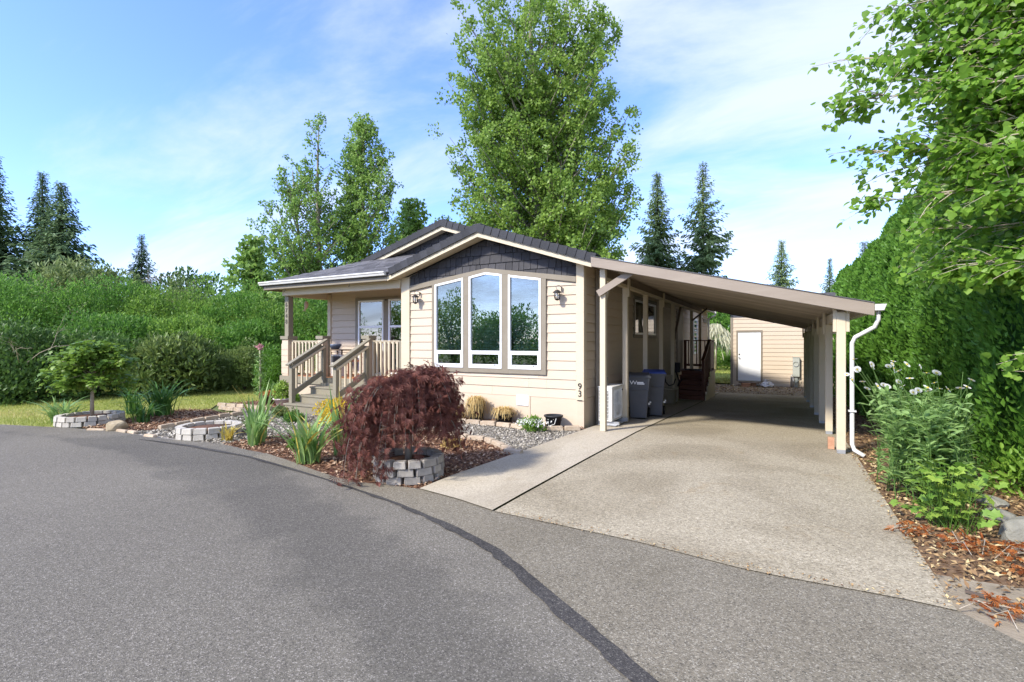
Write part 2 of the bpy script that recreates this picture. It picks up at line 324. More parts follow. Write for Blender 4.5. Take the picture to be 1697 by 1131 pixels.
# ------------------------------------------------------------------ leaf meshes (numpy)
RNG = np.random.default_rng(7)
def unit(a): return a / np.maximum(np.linalg.norm(a, axis=-1, keepdims=True), 1e-9)
SHAPES = {
 'quad': ([(0,0,0),(.45,.5,.12),(1,0,0),(.45,-.5,.12)], [(0,1,2),(0,2,3)]),
 'fold': ([(0,0,0),(.3,.42,.10),(.7,.36,.10),(1,0,-.05),(.7,-.36,.10),(.3,-.42,.10),(.5,0,-.06)], [(0,1,6),(1,2,6),(2,3,6),(3,4,6),(4,5,6),(5,0,6)]),
 'tri': ([(0,.5,0),(1,0,0),(0,-.5,0)], [(0,1,2)]),
 'long': ([(0,.15,0),(.35,.5,.06),(.75,.35,.02),(1,0,-.1),(.75,-.35,.02),(.35,-.5,.06),(0,-.15,0)], [(0,1,5,6),(1,2,4,5),(2,3,4)]),
 'maple': ([(0,0,0),(.12,.45,.03),(.38,.30,.05),(.55,.52,.0),(.66,.20,.06),(1,0,-.05),(.66,-.20,.06),(.55,-.52,0),(.38,-.30,.05),(.12,-.45,.03)],
           [(0,1,2),(0,2,4),(2,3,4),(0,4,6),(4,5,6),(0,6,8),(6,7,8),(0,8,9)]),
 'spray': ([(0,0,0),(.25,.30,0),(.55,.50,-.04),(.80,.20,-.05),(1,0,-.10),(.80,-.20,-.05),(.55,-.50,-.04),(.25,-.30,0),(.5,.12,.03),(.5,-.12,.03)],
           [(0,1,8),(1,2,8),(0,8,9),(8,3,4),(8,4,9),(9,4,5),(0,9,7),(9,6,7)]),
 'vine': ([(0,0,0),(.05,.34,.03),(.30,.52,.0),(.52,.34,.05),(.72,.30,.02),(1,0,-.06),(.72,-.30,.02),(.52,-.34,.05),(.30,-.52,0),(.05,-.34,.03),(.42,0,.0)],
          [(0,1,10),(1,2,3,10),(3,4,10),(4,5,10),(5,6,10),(6,7,10),(7,8,9,10),(9,0,10)]),
 'vine4': ([(0,0,0),(.22,.5,.02),(.58,.40,.05),(1,0,-.06),(.58,-.40,.05),(.22,-.5,.02)], [(0,1,2),(0,2,3),(0,3,4),(0,4,5)]),
 'lace': ([(0,0,0)] + sum([[(.55*math.cos(a)-.045*math.sin(a), .55*math.sin(a)+.04*math.cos(a), .02), (1.0*math.cos(a)*(1-.25*abs(a)), 1.0*math.sin(a)*(1-.25*abs(a)), -.12), (.55*math.cos(a)+.045*math.sin(a), .55*math.sin(a)-.04*math.cos(a), .02)] for a in (-1.25,-.8,-.4,0,.4,.8,1.25)], []),
          sum([[(0,3*i+1,3*i+2),(0,3*i+2,3*i+3)] for i in range(7)], [])),
}
def leafmesh(name, mat, P, D, NN, Ln, Wd, shape='quad', rnd=None, off=(0,0,0)):
    P = np.asarray(P, float) - np.array(off); n = len(P); D = unit(np.asarray(D, float)); NN = np.asarray(NN, float)
    S = unit(np.cross(D, NN)); NN = np.cross(S, D)
    sv, sf = SHAPES[shape]; sv = np.array(sv); k = len(sv)
    Ln = np.broadcast_to(np.asarray(Ln, float), (n,))[:, None, None]; Wd = np.broadcast_to(np.asarray(Wd, float), (n,))[:, None, None]
    V = P[:, None, :] + D[:, None, :]*Ln*sv[None, :, 0:1] + S[:, None, :]*Wd*sv[None, :, 1:2] + NN[:, None, :]*Ln*sv[None, :, 2:3]
    V = V.reshape(-1, 3)
    lt = np.array([len(f) for f in sf]); li = np.concatenate([np.array(f) for f in sf])
    LI = (np.arange(n)[:, None]*k + li[None, :]).ravel(); LT = np.tile(lt, n)
    me = bpy.data.meshes.new(name)
    me.vertices.add(len(V)); me.vertices.foreach_set('co', V.ravel().astype(np.float32))
    me.loops.add(len(LI)); me.loops.foreach_set('vertex_index', LI.astype(np.int32))
    me.polygons.add(len(LT)); me.polygons.foreach_set('loop_start', np.concatenate([[0], np.cumsum(LT)[:-1]]).astype(np.int32))
    try: me.polygons.foreach_set('loop_total', LT.astype(np.int32))
    except Exception: pass
    if rnd is None: rnd = RNG.random(n)
    at = me.attributes.new('rnd', 'FLOAT', 'POINT'); at.data.foreach_set('value', np.repeat(rnd, k).astype(np.float32))
    me.materials.append(mat); me.update(calc_edges=True); me.validate(); return me
def leaves(name, mat, parent, *a, kind=None, **k):
    o = bpy.data.objects.new(name, leafmesh(name, mat, *a, off=org(parent), **k)); link(o, parent, org(parent))
    if kind: o['kind'] = kind
    return o
def rdir(n, zb=0.0):
    v = RNG.normal(size=(n, 3)); v[:, 2] += zb; return unit(v)
def clumped(n, clumps, cr, fill=0.25):
    """leaf points on the outer shells of given clumps: positions, outward directions, a tone per clump"""
    K = len(clumps); idx = RNG.integers(0, K, n); d = rdir(n, 0.25)
    r = np.where(RNG.random(n) < fill, RNG.random(n), 0.75 + 0.35*RNG.random(n))
    cr = np.broadcast_to(np.asarray(cr, float), (K,))
    P = clumps[idx] + d * (cr[idx]*r)[:, None]
    tone = RNG.random(K)[idx]*0.62 + RNG.random(n)*0.38
    return P, d, tone
def bush(name, at, rx, ry, h, n, ls, mat, label, cat, group=None, shape='quad', K=46, cr=0.30, stem=True, wr=0.5, zmin=0.02, bm='barkdark', updir=0.5):
    t = thing(name, at, label, cat, group)
    if stem:
        mb = MB()
        for k in range(6):
            a = RNG.random()*6.28; p = np.array(at); q = p + np.array([math.cos(a)*rx*.4, math.sin(a)*ry*.4, h*.6])
            m1 = (p+q)/2 + np.array([0, 0, h*.08]); mb.tube([p, m1, q], [h*.022, h*.015, h*.006], 5)
        mb.build('stem', M[bm], t)
    d = rdir(K, 0.35); d[:, 2] = np.abs(d[:, 2]); rr = RNG.uniform(.62, .86, K)
    C = np.array(at) + d * rr[:, None] * np.array([rx, ry, h]) + np.array([0, 0, 0.08*h])
    nin = max(6, K//4); Ci = np.array(at) + rdir(nin, .3)*RNG.uniform(.1, .5, nin)[:, None]*np.array([rx, ry, h*.8]) + np.array([0, 0, .3*h])
    C = np.vstack([C, Ci]); crs = cr*min(rx, h)*RNG.uniform(.7, 1.25, len(C))
    P, o, tone = clumped(n, C, crs); P[:, 2] = np.maximum(P[:, 2], at[2]+zmin)
    D = unit(o*.6 + rdir(n)*.7 + np.array([0, 0, updir])); NN = unit(o*.95 + rdir(n)*.75 + np.array([0, 0, .3]))
    s = ls*RNG.uniform(.7, 1.3, n)
    leaves('foliage', M[mat], t, P, D, NN, s, s*wr, shape=shape, rnd=tone)
    return t
def conifer(at, h, r, label, mat='fir', nbr=190, name='fir_tree', ragged=0.3, bare=0.05, droop=0.25, group='conifers', lean=0.0, dens=1.0):
    t = thing(name, at, label, 'tree', group); x, y, z = at
    tr = MB().tube([(x, y, z-.3), (x+lean*h*.4, y, z+h*.5), (x+lean*h, y, z+h*.995)], [h*.016, h*.010, h*.002], 7)
    P, D, NN, Ls, tn = [], [], [], [], []
    for i in range(nbr):
        f = bare + (1-bare)*((i + RNG.random())/nbr)**.92
        a = i*2.39996 + RNG.normal()*.35
        Rm = r*min(1.0, (1-f)*1.04)**1.02*(.86 + .14*math.sin(f*19 + a*2))
        Rb = max(.04*r, Rm*(1 + ragged*RNG.normal()*.7)) + .016*r
        m = max(5, int(dens*(7 + 22*Rb/r)))
        s = np.linspace(.06, 1, m); up = .55*f**2 - .12
        tone = RNG.random()*.55
        bx = x + lean*h*f + np.cos(a)*Rb*s; by = y + np.sin(a)*Rb*s; bz = z + h*f + Rb*(up*s - droop*1.5*s*s*(1-f*.6) + droop*1.1*s**3)
        tr.tube([(bx[0], by[0], bz[0]), (bx[m//2], by[m//2], bz[m//2]), (bx[-1], by[-1], bz[-1])], [.012*Rb+.01, .008*Rb, .004], 3, False)
        for side in (-1, 1, 0):
            da = a + side*RNG.uniform(.5, 1.1) + RNG.normal(size=m)*.25
            P.append(np.stack([bx, by, bz], 1) + RNG.normal(size=(m, 3))*.025*r); D.append(np.stack([np.cos(da), np.sin(da), -.35 - droop*.5 + .28*RNG.normal(size=m)], 1))
            NN.append(np.stack([RNG.normal(size=m)*.5, RNG.normal(size=m)*.5, np.ones(m)], 1))
            Ls.append(((.032 + .055*(1-f))*r + .17*Rb*(1-.65*s))*RNG.uniform(.7, 1.3, m)); tn.append(np.full(m, tone) + RNG.random(m)*.45)
    tr.build('trunk', M['barkdark'], t)
    P = np.vstack(P); D = np.vstack(D); NN = np.vstack(NN); Ls = np.concatenate(Ls); tn = np.concatenate(tn)
    leaves('crown', M[mat], t, P, D, NN, Ls, Ls*.42, shape='quad', rnd=tn)
    return t
def broadtree(at, env, label, mat, name='cottonwood_tree', nleaf=40000, ls=.22, trunk_r=.35, nbr=90, group=None, fork=None, rise=0.9, cr=.9, bark='bark', tw=8):
    """env: list of (height, radius left, radius right) seen across the view; branches rise from the leader to the envelope"""
    t = thing(name, at, label, 'tree', group); x, y, z = at; e = np.array(env); h = e[-1, 0]; zb = e[0, 0]
    vx, vy = math.cos(.4998), math.sin(.4998)
    mb = MB(); leaders = fork or [(0, 0, 1.0)]
    tops = []
    for fx, fy, fh in leaders:
        pts = []; rads = []
        for s in np.linspace(0, 1, 9):
            wob = .012*h*math.sin(5*s + fx*3)
            pts.append((x + (fx*vx)*s**.9 + wob, y + fx*vy*s**.9 + fy*s, z - .2 + h*fh*s*.97)); rads.append(trunk_r*(1-s)**.8*(1 if fh > .9 else .75) + .02)
        mb.tube(pts, rads, 8); tops.append((np.array(pts), h*fh))
    C, cw = [], []
    for k in range(nbr):
        lp, lh = tops[int(RNG.integers(len(tops)))]
        f = (k + RNG.random())/nbr; hh = zb + (lh*.985-zb)*f
        a = RNG.random()*6.28
        side = math.cos(a); rad = np.interp(hh, e[:, 0], e[:, 2] if side > 0 else e[:, 1])
        rad = rad*(.45+.55*abs(side)) * RNG.uniform(.72, 1.08)
        out = np.array([math.cos(a)*vx - math.sin(a)*vy, math.cos(a)*vy + math.sin(a)*vx, 0])*rad
        tip = np.array([x, y, z+hh]) + out
        hs = max(zb*.5, hh - rad*rise); b0 = np.array([np.interp(z+hs, lp[:, 2], lp[:, i]) for i in range(3)])
        mid = (b0+tip)/2 + np.array([0, 0, -.06*rad]) + RNG.normal(size=3)*.04*rad
        br = .008*rad + .014
        mb.tube([b0, mid, tip], [br*1.5, br, .015], 5, cap=False)
        m = max(3, int(tw*rad/max(e[:, 1].max(), 1)) + 2)
        for s in np.linspace(.38, 1.0, m):
            c = b0*(1-s)**2 + 2*mid*s*(1-s) + tip*s*s
            C.append(c + RNG.normal(size=3)*cr*.55); cw.append(cr*RNG.uniform(.55, 1.15)*(1.1-.35*s))
    mb.build('trunk', M[bark], t)
    C = np.array(C); P, o, tone = clumped(nleaf, C, np.array(cw), .5)
    D = unit(o*.4 + rdir(nleaf)*.8 + np.array([0, 0, -.25])); NN = unit(o*.5 + rdir(nleaf) + np.array([0, 0, .35]))
    s = ls*RNG.uniform(.7, 1.3, nleaf)
    leaves('crown', M[mat], t, P, D, NN, s, s*.85, shape='quad', rnd=tone)
    return t
def blades(n, base, h, spread, wd, bend, seg=5, sd=0):
    """strap leaves as strips rising from base and arching out; returns a list of MB, one per leaf"""
    r = random.Random(sd); out = []
    for i in range(n):
        a = r.random()*6.283; sp = spread*r.uniform(.25, 1); hh = h*r.uniform(.6, 1.08); bd = bend*r.uniform(.4, 1.5)
        bx = base[0] + r.gauss(0, .25)*spread*.45; by = base[1] + r.gauss(0, .25)*spread*.45
        vs = []; tx, ty = -math.sin(a), math.cos(a); tw = r.uniform(-.6, .6)
        for k in range(seg+1):
            s = k/seg; rr = sp*s**1.6; zz = hh*(s - bd*s**3*.55)
            ww = wd*(.75 + .5*s - 1.25*s**2.4)*.5; ww = max(ww, .001)
            c, q = math.cos(tw*s), math.sin(tw*s)
            cx, cy = bx + math.cos(a)*rr, by + math.sin(a)*rr
            for sg in (-1, 0, 1):
                vs.append((cx + tx*ww*sg*c + math.cos(a)*abs(sg)*ww*.25, cy + ty*ww*sg*c + math.sin(a)*abs(sg)*ww*.25, base[2] + zz + ww*sg*q))
        fs = []
        for k in range(seg):
            for j in (0, 1): fs.append((3*k+j, 3*k+j+1, 3*k+j+4, 3*k+j+3))
        m = MB(); m.add(vs, fs, True); out.append(m)
    return out
def rndattr(me, val):
    at = me.attributes.new('rnd', 'FLOAT', 'POINT'); at.data.foreach_set('value', np.full(len(me.vertices), val, np.float32) if np.isscalar(val) else val)
def strapplant(name, at, n, h, spread, wd, bend, mat, label, cat, group=None, sd=1, joined=False, yel=0.0):
    t = thing(name, at, label, cat, group); r = random.Random(sd)
    bs = blades(n, at, h, spread, wd, bend, sd=sd)
    if joined:
        mb = MB(); vals = []
        for b in bs: mb.add(b.v, b.f, True); vals += [r.random()]*len(b.v)
        o = mb.build('leaves', M[mat], t, fix=False); rndattr(o.data, np.array(vals, np.float32)); o['kind'] = 'stuff'
    else:
        for b in bs:
            o = b.build('leaf', M['yellowleaf'] if r.random() < yel else M[mat], t, fix=False); rndattr(o.data, r.random())
    return t
def scatter_poly(poly, n):
    P = np.array(poly); lo, hi = P.min(0), P.max(0); out = []
    while sum(len(o) for o in out) < n:
        q = RNG.uniform(lo, hi, (n*2, 2)); ins = np.zeros(len(q), bool); j = len(P)-1
        for i in range(len(P)):
            xi, yi = P[i]; xj, yj = P[j]
            c = ((yi > q[:, 1]) != (yj > q[:, 1])) & (q[:, 0] < (xj-xi)*(q[:, 1]-yi)/(yj-yi+1e-12)+xi); ins ^= c; j = i
        out.append(q[ins])
    return np.vstack(out)[:n]
def gy(Y): return -0.033*np.clip(np.asarray(Y, float)-8.6, 0, 12.4)
def gz(X, Y): return gy(Y)*np.clip((np.asarray(X, float)+5.5)/1.5, 0, 1)
def bits(name, mat, poly, n, l, wf, label, cat='', z0=.012, shape='quad', flat=.35, sl=True):
    q = scatter_poly(poly, n); z = (gz(q[:, 0], q[:, 1]) if sl else 0) + z0 + RNG.random(n)*.012
    P = np.stack([q[:, 0], q[:, 1], z], 1); a = RNG.random(n)*6.28
    D = np.stack([np.cos(a), np.sin(a), RNG.normal(size=n)*flat], 1); NN = np.stack([RNG.normal(size=n)*.4, RNG.normal(size=n)*.4, np.ones(n)], 1)
    s = l*RNG.uniform(.5, 1.4, n)
    o = bpy.data.objects.new(name, leafmesh(name, M[mat], P, D, NN, s, s*wf, shape=shape)); link(o); o['kind'] = 'stuff'; o['label'] = label
    return o
def sheet(name, mat, poly, z, parent=None):
    """flat piece of ground; parts over the driveway slope follow gy"""
    return MB().add([(a, b, z) for a, b in poly], [tuple(range(len(poly)))]).build(name, M[mat], parent, (0, 0, 0), kind='structure')
def slopesheet(name, mat, x0f, x1f, ys, z, thick=0):
    vs = []
    for Y in ys: vs += [(x0f(Y), Y, z+float(gy(Y))), (x1f(Y), Y, z+float(gy(Y)))]
    m = MB().add(vs, [(2*i, 2*i+1, 2*i+3, 2*i+2) for i in range(len(ys)-1)])
    return m.build(name, M[mat], None, (0, 0, 0), kind='structure', fix=False)
def text(body, size, ext, mat, name, parent, at, rot, sc=(1, 1)):
    c = bpy.data.curves.new(name, 'FONT'); c.body = body; c.size = size; c.extrude = ext; c.align_x = 'CENTER'; c.align_y = 'CENTER'
    o = bpy.data.objects.new('tmp', c); COL.objects.link(o); dg = bpy.context.evaluated_depsgraph_get()
    me = bpy.data.meshes.new_from_object(o.evaluated_get(dg)); bpy.data.objects.remove(o); bpy.data.curves.remove(c)
    me.name = name; me.materials.clear(); me.materials.append(mat)
    b = bpy.data.objects.new(name, me); link(b, parent, at); b.rotation_euler = rot; b.scale = (sc[0], sc[1], 1); return b

# ================================================================== THE GROUND
def gy(Y): Y = np.asarray(Y, float); return -0.033*np.clip(Y-8.6, 0, 12.4) + 0.045*np.clip(Y-21, 0, 2.6)
gxs = [-600, -120, -60, -30, -14, -5.5, -4.0, 0, 3, 8, 30, 120, 600]; gys = [-300, -60, -15, 0, 8.6, 21, 23.6, 40, 80, 200, 900]
vs = [(a, b, -0.035 + float(gz(a, b))) for b in gys for a in gxs]
nx = len(gxs)
MB().add(vs, [(j*nx+i, j*nx+i+1, (j+1)*nx+i+1, (j+1)*nx+i) for j in range(len(gys)-1) for i in range(nx-1)]).build('ground', M['ground'], None, (0,0,0), kind='structure', fix=False)
EDGE = [(-40,-3.5),(-22,.9),(-17,2.6),(-13.221,3.623),(-12.34,3.873),(-11.773,4.034),(-10.613,4.313),(-9.616,4.338),(-8.727,4.41),(-8.138,4.511),(-7.618,4.585),(-7.08,4.534),(-6.472,4.504),(-5.766,4.364),(-5.098,4.201),(-4.557,4.095),(-4.162,4.086),(-3.782,4.161),(-3.421,4.206),(-2.863,4.118),(-2.37,3.99),(-1.679,3.965),(-1.02,3.934),(-.17,3.808),(.436,3.841),(.893,3.853),(1.12,3.574),(1.6,3.1),(2.6,2.4),(6,.6),(12,-2)]
ex, ey = np.array(EDGE).T
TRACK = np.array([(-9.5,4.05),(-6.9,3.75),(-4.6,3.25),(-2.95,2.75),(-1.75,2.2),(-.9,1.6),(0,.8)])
def distpoly(p, pl):
    d = np.full(len(p), 1e9)
    for a, b in zip(pl[:-1], pl[1:]):
        ab = b-a; t = np.clip(((p-a)@ab)/(ab@ab), 0, 1); d = np.minimum(d, np.linalg.norm(p-(a+t[:, None]*ab), axis=1))
    return d
xs = np.unique(np.concatenate([ex, np.linspace(-14, 2, 161), np.linspace(-40, 12, 60)])); rows = 70
U = np.concatenate([np.linspace(0, 1, rows)**2.2]); vs = []
rj = random.Random(3)
for a in xs:
    e = float(np.interp(a, ex, ey)) + (rj.uniform(-.012, .012) if -14 < a < -3.3 else 0)
    for u in U: vs.append((a, e - u*(e+16), 0.004))
rn = len(U)
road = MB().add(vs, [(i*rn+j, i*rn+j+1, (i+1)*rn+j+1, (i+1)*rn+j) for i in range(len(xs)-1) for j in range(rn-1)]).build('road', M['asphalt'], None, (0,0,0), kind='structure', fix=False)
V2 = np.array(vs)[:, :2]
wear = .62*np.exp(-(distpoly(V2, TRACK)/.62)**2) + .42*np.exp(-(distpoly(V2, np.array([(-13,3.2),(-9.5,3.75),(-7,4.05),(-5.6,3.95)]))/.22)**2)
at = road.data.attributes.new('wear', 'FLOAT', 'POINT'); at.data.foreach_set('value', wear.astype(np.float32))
SEAM = np.array([(-9.2,4.15),(-7.9,4.27),(-6.45,4.25),(-5.03,4.05),(-4.01,3.86),(-3.33,3.72),(-2.92,3.60),(-2.41,3.44),(-1.91,3.24),(-1.70,3.10),(-1.25,2.80),(-.83,2.52),(-.55,2.33),(.1,1.85),(1.2,1.0)])
sw = [.02,.05,.04,.03,.035,.04,.05,.06,.07,.085,.085,.085,.08,.08,.08]
# worn strip of older asphalt between the sealed seam and the concrete
ap = [tuple(p) for p in SEAM[2:]] + [(2.3,1.4),(2.3,2.6)] + [(a, b+.003) for a, b in EDGE[27:11:-1]]
sheet('asphalt_apron', 'apron', ap, 0.008)
tt = np.linspace(0, len(SEAM)-1, 120); sx = np.interp(tt, range(len(SEAM)), SEAM[:, 0]); sy = np.interp(tt, range(len(SEAM)), SEAM[:, 1]); sww = np.interp(tt, range(len(SEAM)), sw)
dx_, dy_ = np.gradient(sx), np.gradient(sy); ln = np.hypot(dx_, dy_); nx_, ny_ = -dy_/ln, dx_/ln
jit = lambda: (np.random.default_rng(5).normal(size=120))
r5 = np.random.default_rng(5); ja, jb = np.convolve(r5.normal(size=122), [.5,.7,.5], 'valid')*.004, np.convolve(r5.normal(size=122), [.5,.7,.5], 'valid')*.008
vs = []
for i in range(120): vs += [(sx[i]+nx_[i]*(sww[i]*.55+ja[i]), sy[i]+ny_[i]*(sww[i]*.55+ja[i]), .012), (sx[i]-nx_[i]*(sww[i]*.75+jb[i]), sy[i]-ny_[i]*(sww[i]*.75+jb[i]), .012)]
MB().add(vs, [(2*i, 2*i+2, 2*i+3, 2*i+1) for i in range(119)]).build('tar_seam', M['tar'], road, (0,0,0), kind='structure')
# driveway: two strips of concrete with an open joint between them
ysd = [3.9, 5, 6.5, 8.6, 12, 16, 20.9]
vs = []
def jx(Y): return float(np.interp(Y, [3.9, 5.05, 7, 9.4, 15.7, 20.9], [-2.37, -2.35, -2.285, -2.20, -2.13, -2.12]))
def sl(Y): return float(np.interp(Y, [3.9, 4.8, 6.1, 7.9, 8.8, 20.9], [-3.42, -3.42, -3.31, -3.12, -3.10, -3.10]))
def grid_strip(name, mat, f0, f1, near, z):
    vs = [];  n = 14
    for i in range(n+1):
        s = i/n; a = f0(4)*(1-s)+f1(4)*s; e = near(a)
        for Y in [e, e+.6, 6.2, 8.6, 12, 16, 20.9]:
            xx = f0(Y)*(1-s)+f1(Y)*s; vs.append((xx, Y, z+float(gy(Y))))
    m = 7
    return MB().add(vs, [(i*m+j, (i+1)*m+j, (i+1)*m+j+1, i*m+j+1) for i in range(n) for j in range(m-1)]).build(name, M[mat], None, (0,0,0), kind='structure', fix=False)
ed = lambda a: float(np.interp(a, ex, ey)) - .02
grid_strip('driveway', 'exposed', lambda Y: jx(Y)+.012, lambda Y: .91, ed, .016)
grid_strip('sidewalk', 'sidewalk', sl, lambda Y: jx(Y)-.012, ed, .022)
# beds, gravel and lawn in front of the house
sheet('gravel_path', 'gravelbase', [(-10.6,4.33),(-9.6,4.35),(-8.7,4.43),(-7.6,4.6),(-6.4,4.52),(-5.1,4.22),(-4.1,4.1),(-3.43,4.22),(-3.43,4.8),(-3.3,6.1),(-3.1,8.0),(-3.1,8.66),(-7.6,8.66),(-8.2,8.66),(-12,8.6),(-13,8.9),(-14,8.7),(-12.2,7.6),(-10.6,6.6),(-10.9,6.0)], -.018)
BED1 = [(-7.7,4.62),(-7.0,4.55),(-6.4,4.52),(-5.7,4.38),(-5.1,4.22),(-4.5,4.11),(-4.1,4.1),(-3.75,4.18),(-3.44,4.24),(-3.44,4.8),(-3.33,6.1),(-3.48,6.3),(-3.75,6.46),(-4.1,6.7),(-4.5,6.78),(-4.95,6.88),(-5.6,6.95),(-6.4,6.75),(-7.0,6.2),(-7.5,5.5)]
BED2 = [(-7.6,7.6),(-6.9,7.65),(-6.25,7.86),(-5.8,8.0),(-5.5,8.14),(-4.6,8.17),(-4.2,8.1),(-3.8,8.18),(-3.55,8.31),(-3.25,8.46),(-3.15,8.66),(-7.6,8.66)]
BED3 = [(-11.3,4.2),(-10.95,4.32),(-10.35,4.45),(-9.95,4.84),(-10.2,5.5),(-10.4,6.15),(-10.45,6.6),(-11.8,6.75),(-12.4,6.4),(-12.1,5.5),(-11.6,4.9)]
BED4 = [(-12.6,7.4),(-10.6,7.55),(-10.2,7.9),(-10.6,8.5),(-12.4,8.55)]
for b in (BED1, BED2, BED3, BED4): sheet('mulch_bed', 'mulchbase', b, -.006)
LAWN = [(-30,0),(-17,2.7),(-13.2,3.68),(-12.3,3.93),(-11.7,4.1),(-11.6,4.9),(-12.1,5.5),(-12.4,6.4),(-11.8,6.75),(-12.6,7.4),(-12.4,8.55),(-11.9,8.7),(-11.9,30),(-30,30)]
sheet('lawn', 'lawn', LAWN, -.012)
slopesheet('mulch_bed_by_hedge', 'mulchR', lambda Y: .90, lambda Y: 9, [4.35, 6, 8.6, 12, 16, 20.9], .0)
MB().add([(.9,3.80,.002),(1.12,3.55,.002),(1.6,3.08,.002),(2.6,2.4,.002),(6,.6,.002),(12,-2,.002),(12,4.6,.004),(3,4.5,.004),(.9,4.36,.004)], [tuple(range(9))]).build('dirt_verge', M['soil'], None, (0,0,0), kind='structure')
vs = []
for Y in (20.88, 22, 23.7): vs += [(-3.2, Y, .0+float(gy(Y))), (4, Y, .0+float(gy(Y)))]
MB().add(vs, [(0,1,3,2),(2,3,5,4)]).build('dirt_yard', M['soil'], None, (0,0,0), kind='structure', fix=False)
MB().add([(-8, 26.6, -.25),(-1.9, 23.7, -.25),(-1.9, 60, -.25),(-14, 60, -.25)], [(0,1,2,3)]).build('back_lawn', pmat('sunny_lawn', (.20,.25,.03), .95, (.36,.35,.07), 1.2, .6, 30), None, (0,0,0), kind='structure')
# loose cover that nobody could count
bits('bark_chips', 'chip', BED1, 9000, .052, .42, 'reddish bark chips in the front bed by the road', z0=.004)
bits('bark_chips', 'chip', BED2, 2600, .05, .42, 'bark chips along the foot of the front wall', z0=.004)
bits('bark_chips', 'chip', BED3, 4200, .055, .42, 'bark chips in the island bed beside the lawn', z0=.004)
bits('bark_chips', 'chip', BED4, 1200, .055, .42, 'bark chips left of the porch steps', z0=.004)
bits('gravel', 'stonebits', [(-10.2,6.4),(-7.5,5.6),(-7.0,6.3),(-6.4,6.85),(-5.6,7.03),(-4.9,6.97),(-4.1,6.8),(-3.5,6.4),(-3.32,6.25),(-3.1,8.1),(-3.3,8.4),(-3.8,8.1),(-4.6,8.1),(-5.5,8.05),(-6.3,7.8),(-7.6,7.5),(-9.9,7.4)], 15000, .032, .85, 'grey crushed gravel path in front of the bay', z0=-.012, flat=.7)
bits('gravel', 'stonebits', [(-10.2,4.40),(-7.7,4.62),(-7.5,5.5),(-9.9,6.5),(-10.3,6.4),(-10.1,5.5),(-9.85,4.8)], 6000, .042, .85, 'pale gravel between road and the middle ring planter', z0=-.012, flat=.7)
bits('leaf_litter', 'litter', [(.93,4.4),(3.6,4.6),(4.2,9),(1.9,9.2),(.93,9)], 11000, .05, .45, 'dry leaves and bark on the bed beside the driveway', z0=.012)
bits('leaf_litter', 'litter', [(.93,9),(2.2,9.2),(2.2,20.8),(.93,20.8)], 3000, .07, .4, 'dry litter between carport posts and hedge', z0=.012)
bits('leaf_litter', 'litter', [(.95,3.9),(1.4,3.5),(3.2,2.6),(3.6,4.6),(.95,4.4)], 900, .05, .35, 'scattered dry leaves on the dirt verge', z0=.008)
bits('edge_grit', 'litter', [(-2.3,3.94),(-1.02,3.90),(-.17,3.78),(.436,3.81),(.88,3.82),(.88,3.92),(.44,3.91),(-.17,3.885),(-1.02,4.0),(-2.3,4.06)], 260, .018, .6, 'grit and needles along the seam between road and driveway', z0=.019)
bits('edge_grit', 'litter', [(.86,3.9),(.96,3.9),(.96,9),(.84,9)], 450, .03, .45, 'bark crumbs spilled over the driveway edge', z0=.02)
bits('dirt_crumbs', 'litter', [(-2.6,20.95),(2,20.95),(2,23.5),(-2.6,23.5)], 2500, .07, .5, 'dry weeds and crumbs before the shed', z0=.006)
def grassblades(poly, n, h, label, mat='grass'):
    q = scatter_poly(poly, n); P = np.stack([q[:, 0], q[:, 1], np.full(n, -.012) + gz(q[:, 0], q[:, 1])], 1); D = unit(np.stack([RNG.normal(size=n)*.45, RNG.normal(size=n)*.45, np.ones(n)], 1))
    pat = .5 + .5*np.sin(q[:, 0]*1.1 + 1.3*np.sin(q[:, 1]*.9))*np.sin(q[:, 1]*1.7+.5)
    s = h*RNG.uniform(.5, 1.4, n)
    o = bpy.data.objects.new('grass', leafmesh('grass', M[mat], P, D, rdir(n), s, s*.22, shape='tri', rnd=np.clip(pat*.55 + RNG.random(n)*.45, 0, 1))); link(o); o['kind'] = 'stuff'; o['label'] = label
grassblades([(-15,3.15),(-13.2,3.68),(-12.3,3.93),(-11.7,4.1),(-11.6,4.9),(-12.1,5.5),(-12.4,6.4),(-11.8,6.75),(-12.6,7.4),(-12.4,8.55),(-11.9,8.7),(-11.9,11),(-17,13),(-22,12),(-20,4)], 75000, .055, 'yellowish green lawn left of the house')
grassblades([(-7,27),(-2,23.9),(-2,44),(-9,44)], 9000, .16, 'sunlit lawn seen between house and shed')

# ================================================================== THE HOUSE
ZK = lambda k: 2.6625 - .178*k
HOUSE = thing('house', (-5.4, 8.67, 0), 'beige single storey house with charcoal shingled gables and front porch', 'house')
def board(parent, base, U, n, u0, u1, zb, zt0, zt1=None, mat='siding', d0=.023, d1=.004, gap=0.0):
    zb += gap
    if zt1 is None: zt1 = zt0
    B, U, n = Vector(base), Vector(U), Vector(n)
    def p(u, o, z): q = B + U*u + n*o; return (q.x, q.y, z)
    v = [p(u0, -.01, zb), p(u1, -.01, zb), p(u1, d0, zb), p(u0, d0, zb), p(u0, -.01, zt0), p(u1, -.01, zt1), p(u1, d1, zt1), p(u0, d1, zt0)]
    c = B + U*((u0+u1)/2)
    return MB().add(v, [(0,1,2,3),(4,7,6,5),(0,4,5,1),(1,5,6,2),(2,6,7,3),(3,7,4,0)]).build('siding_board', M[mat], parent, (c.x, c.y, zb))
def Ltrim(x): return float(np.interp(x, [-7.345, -5.336, -3.36], [2.737, 3.022, 2.711]))
def Utrim(x): return float(np.interp(x, [-7.345, -5.325, -3.36], [2.848, 3.108, 2.812]))
Y1 = 8.67
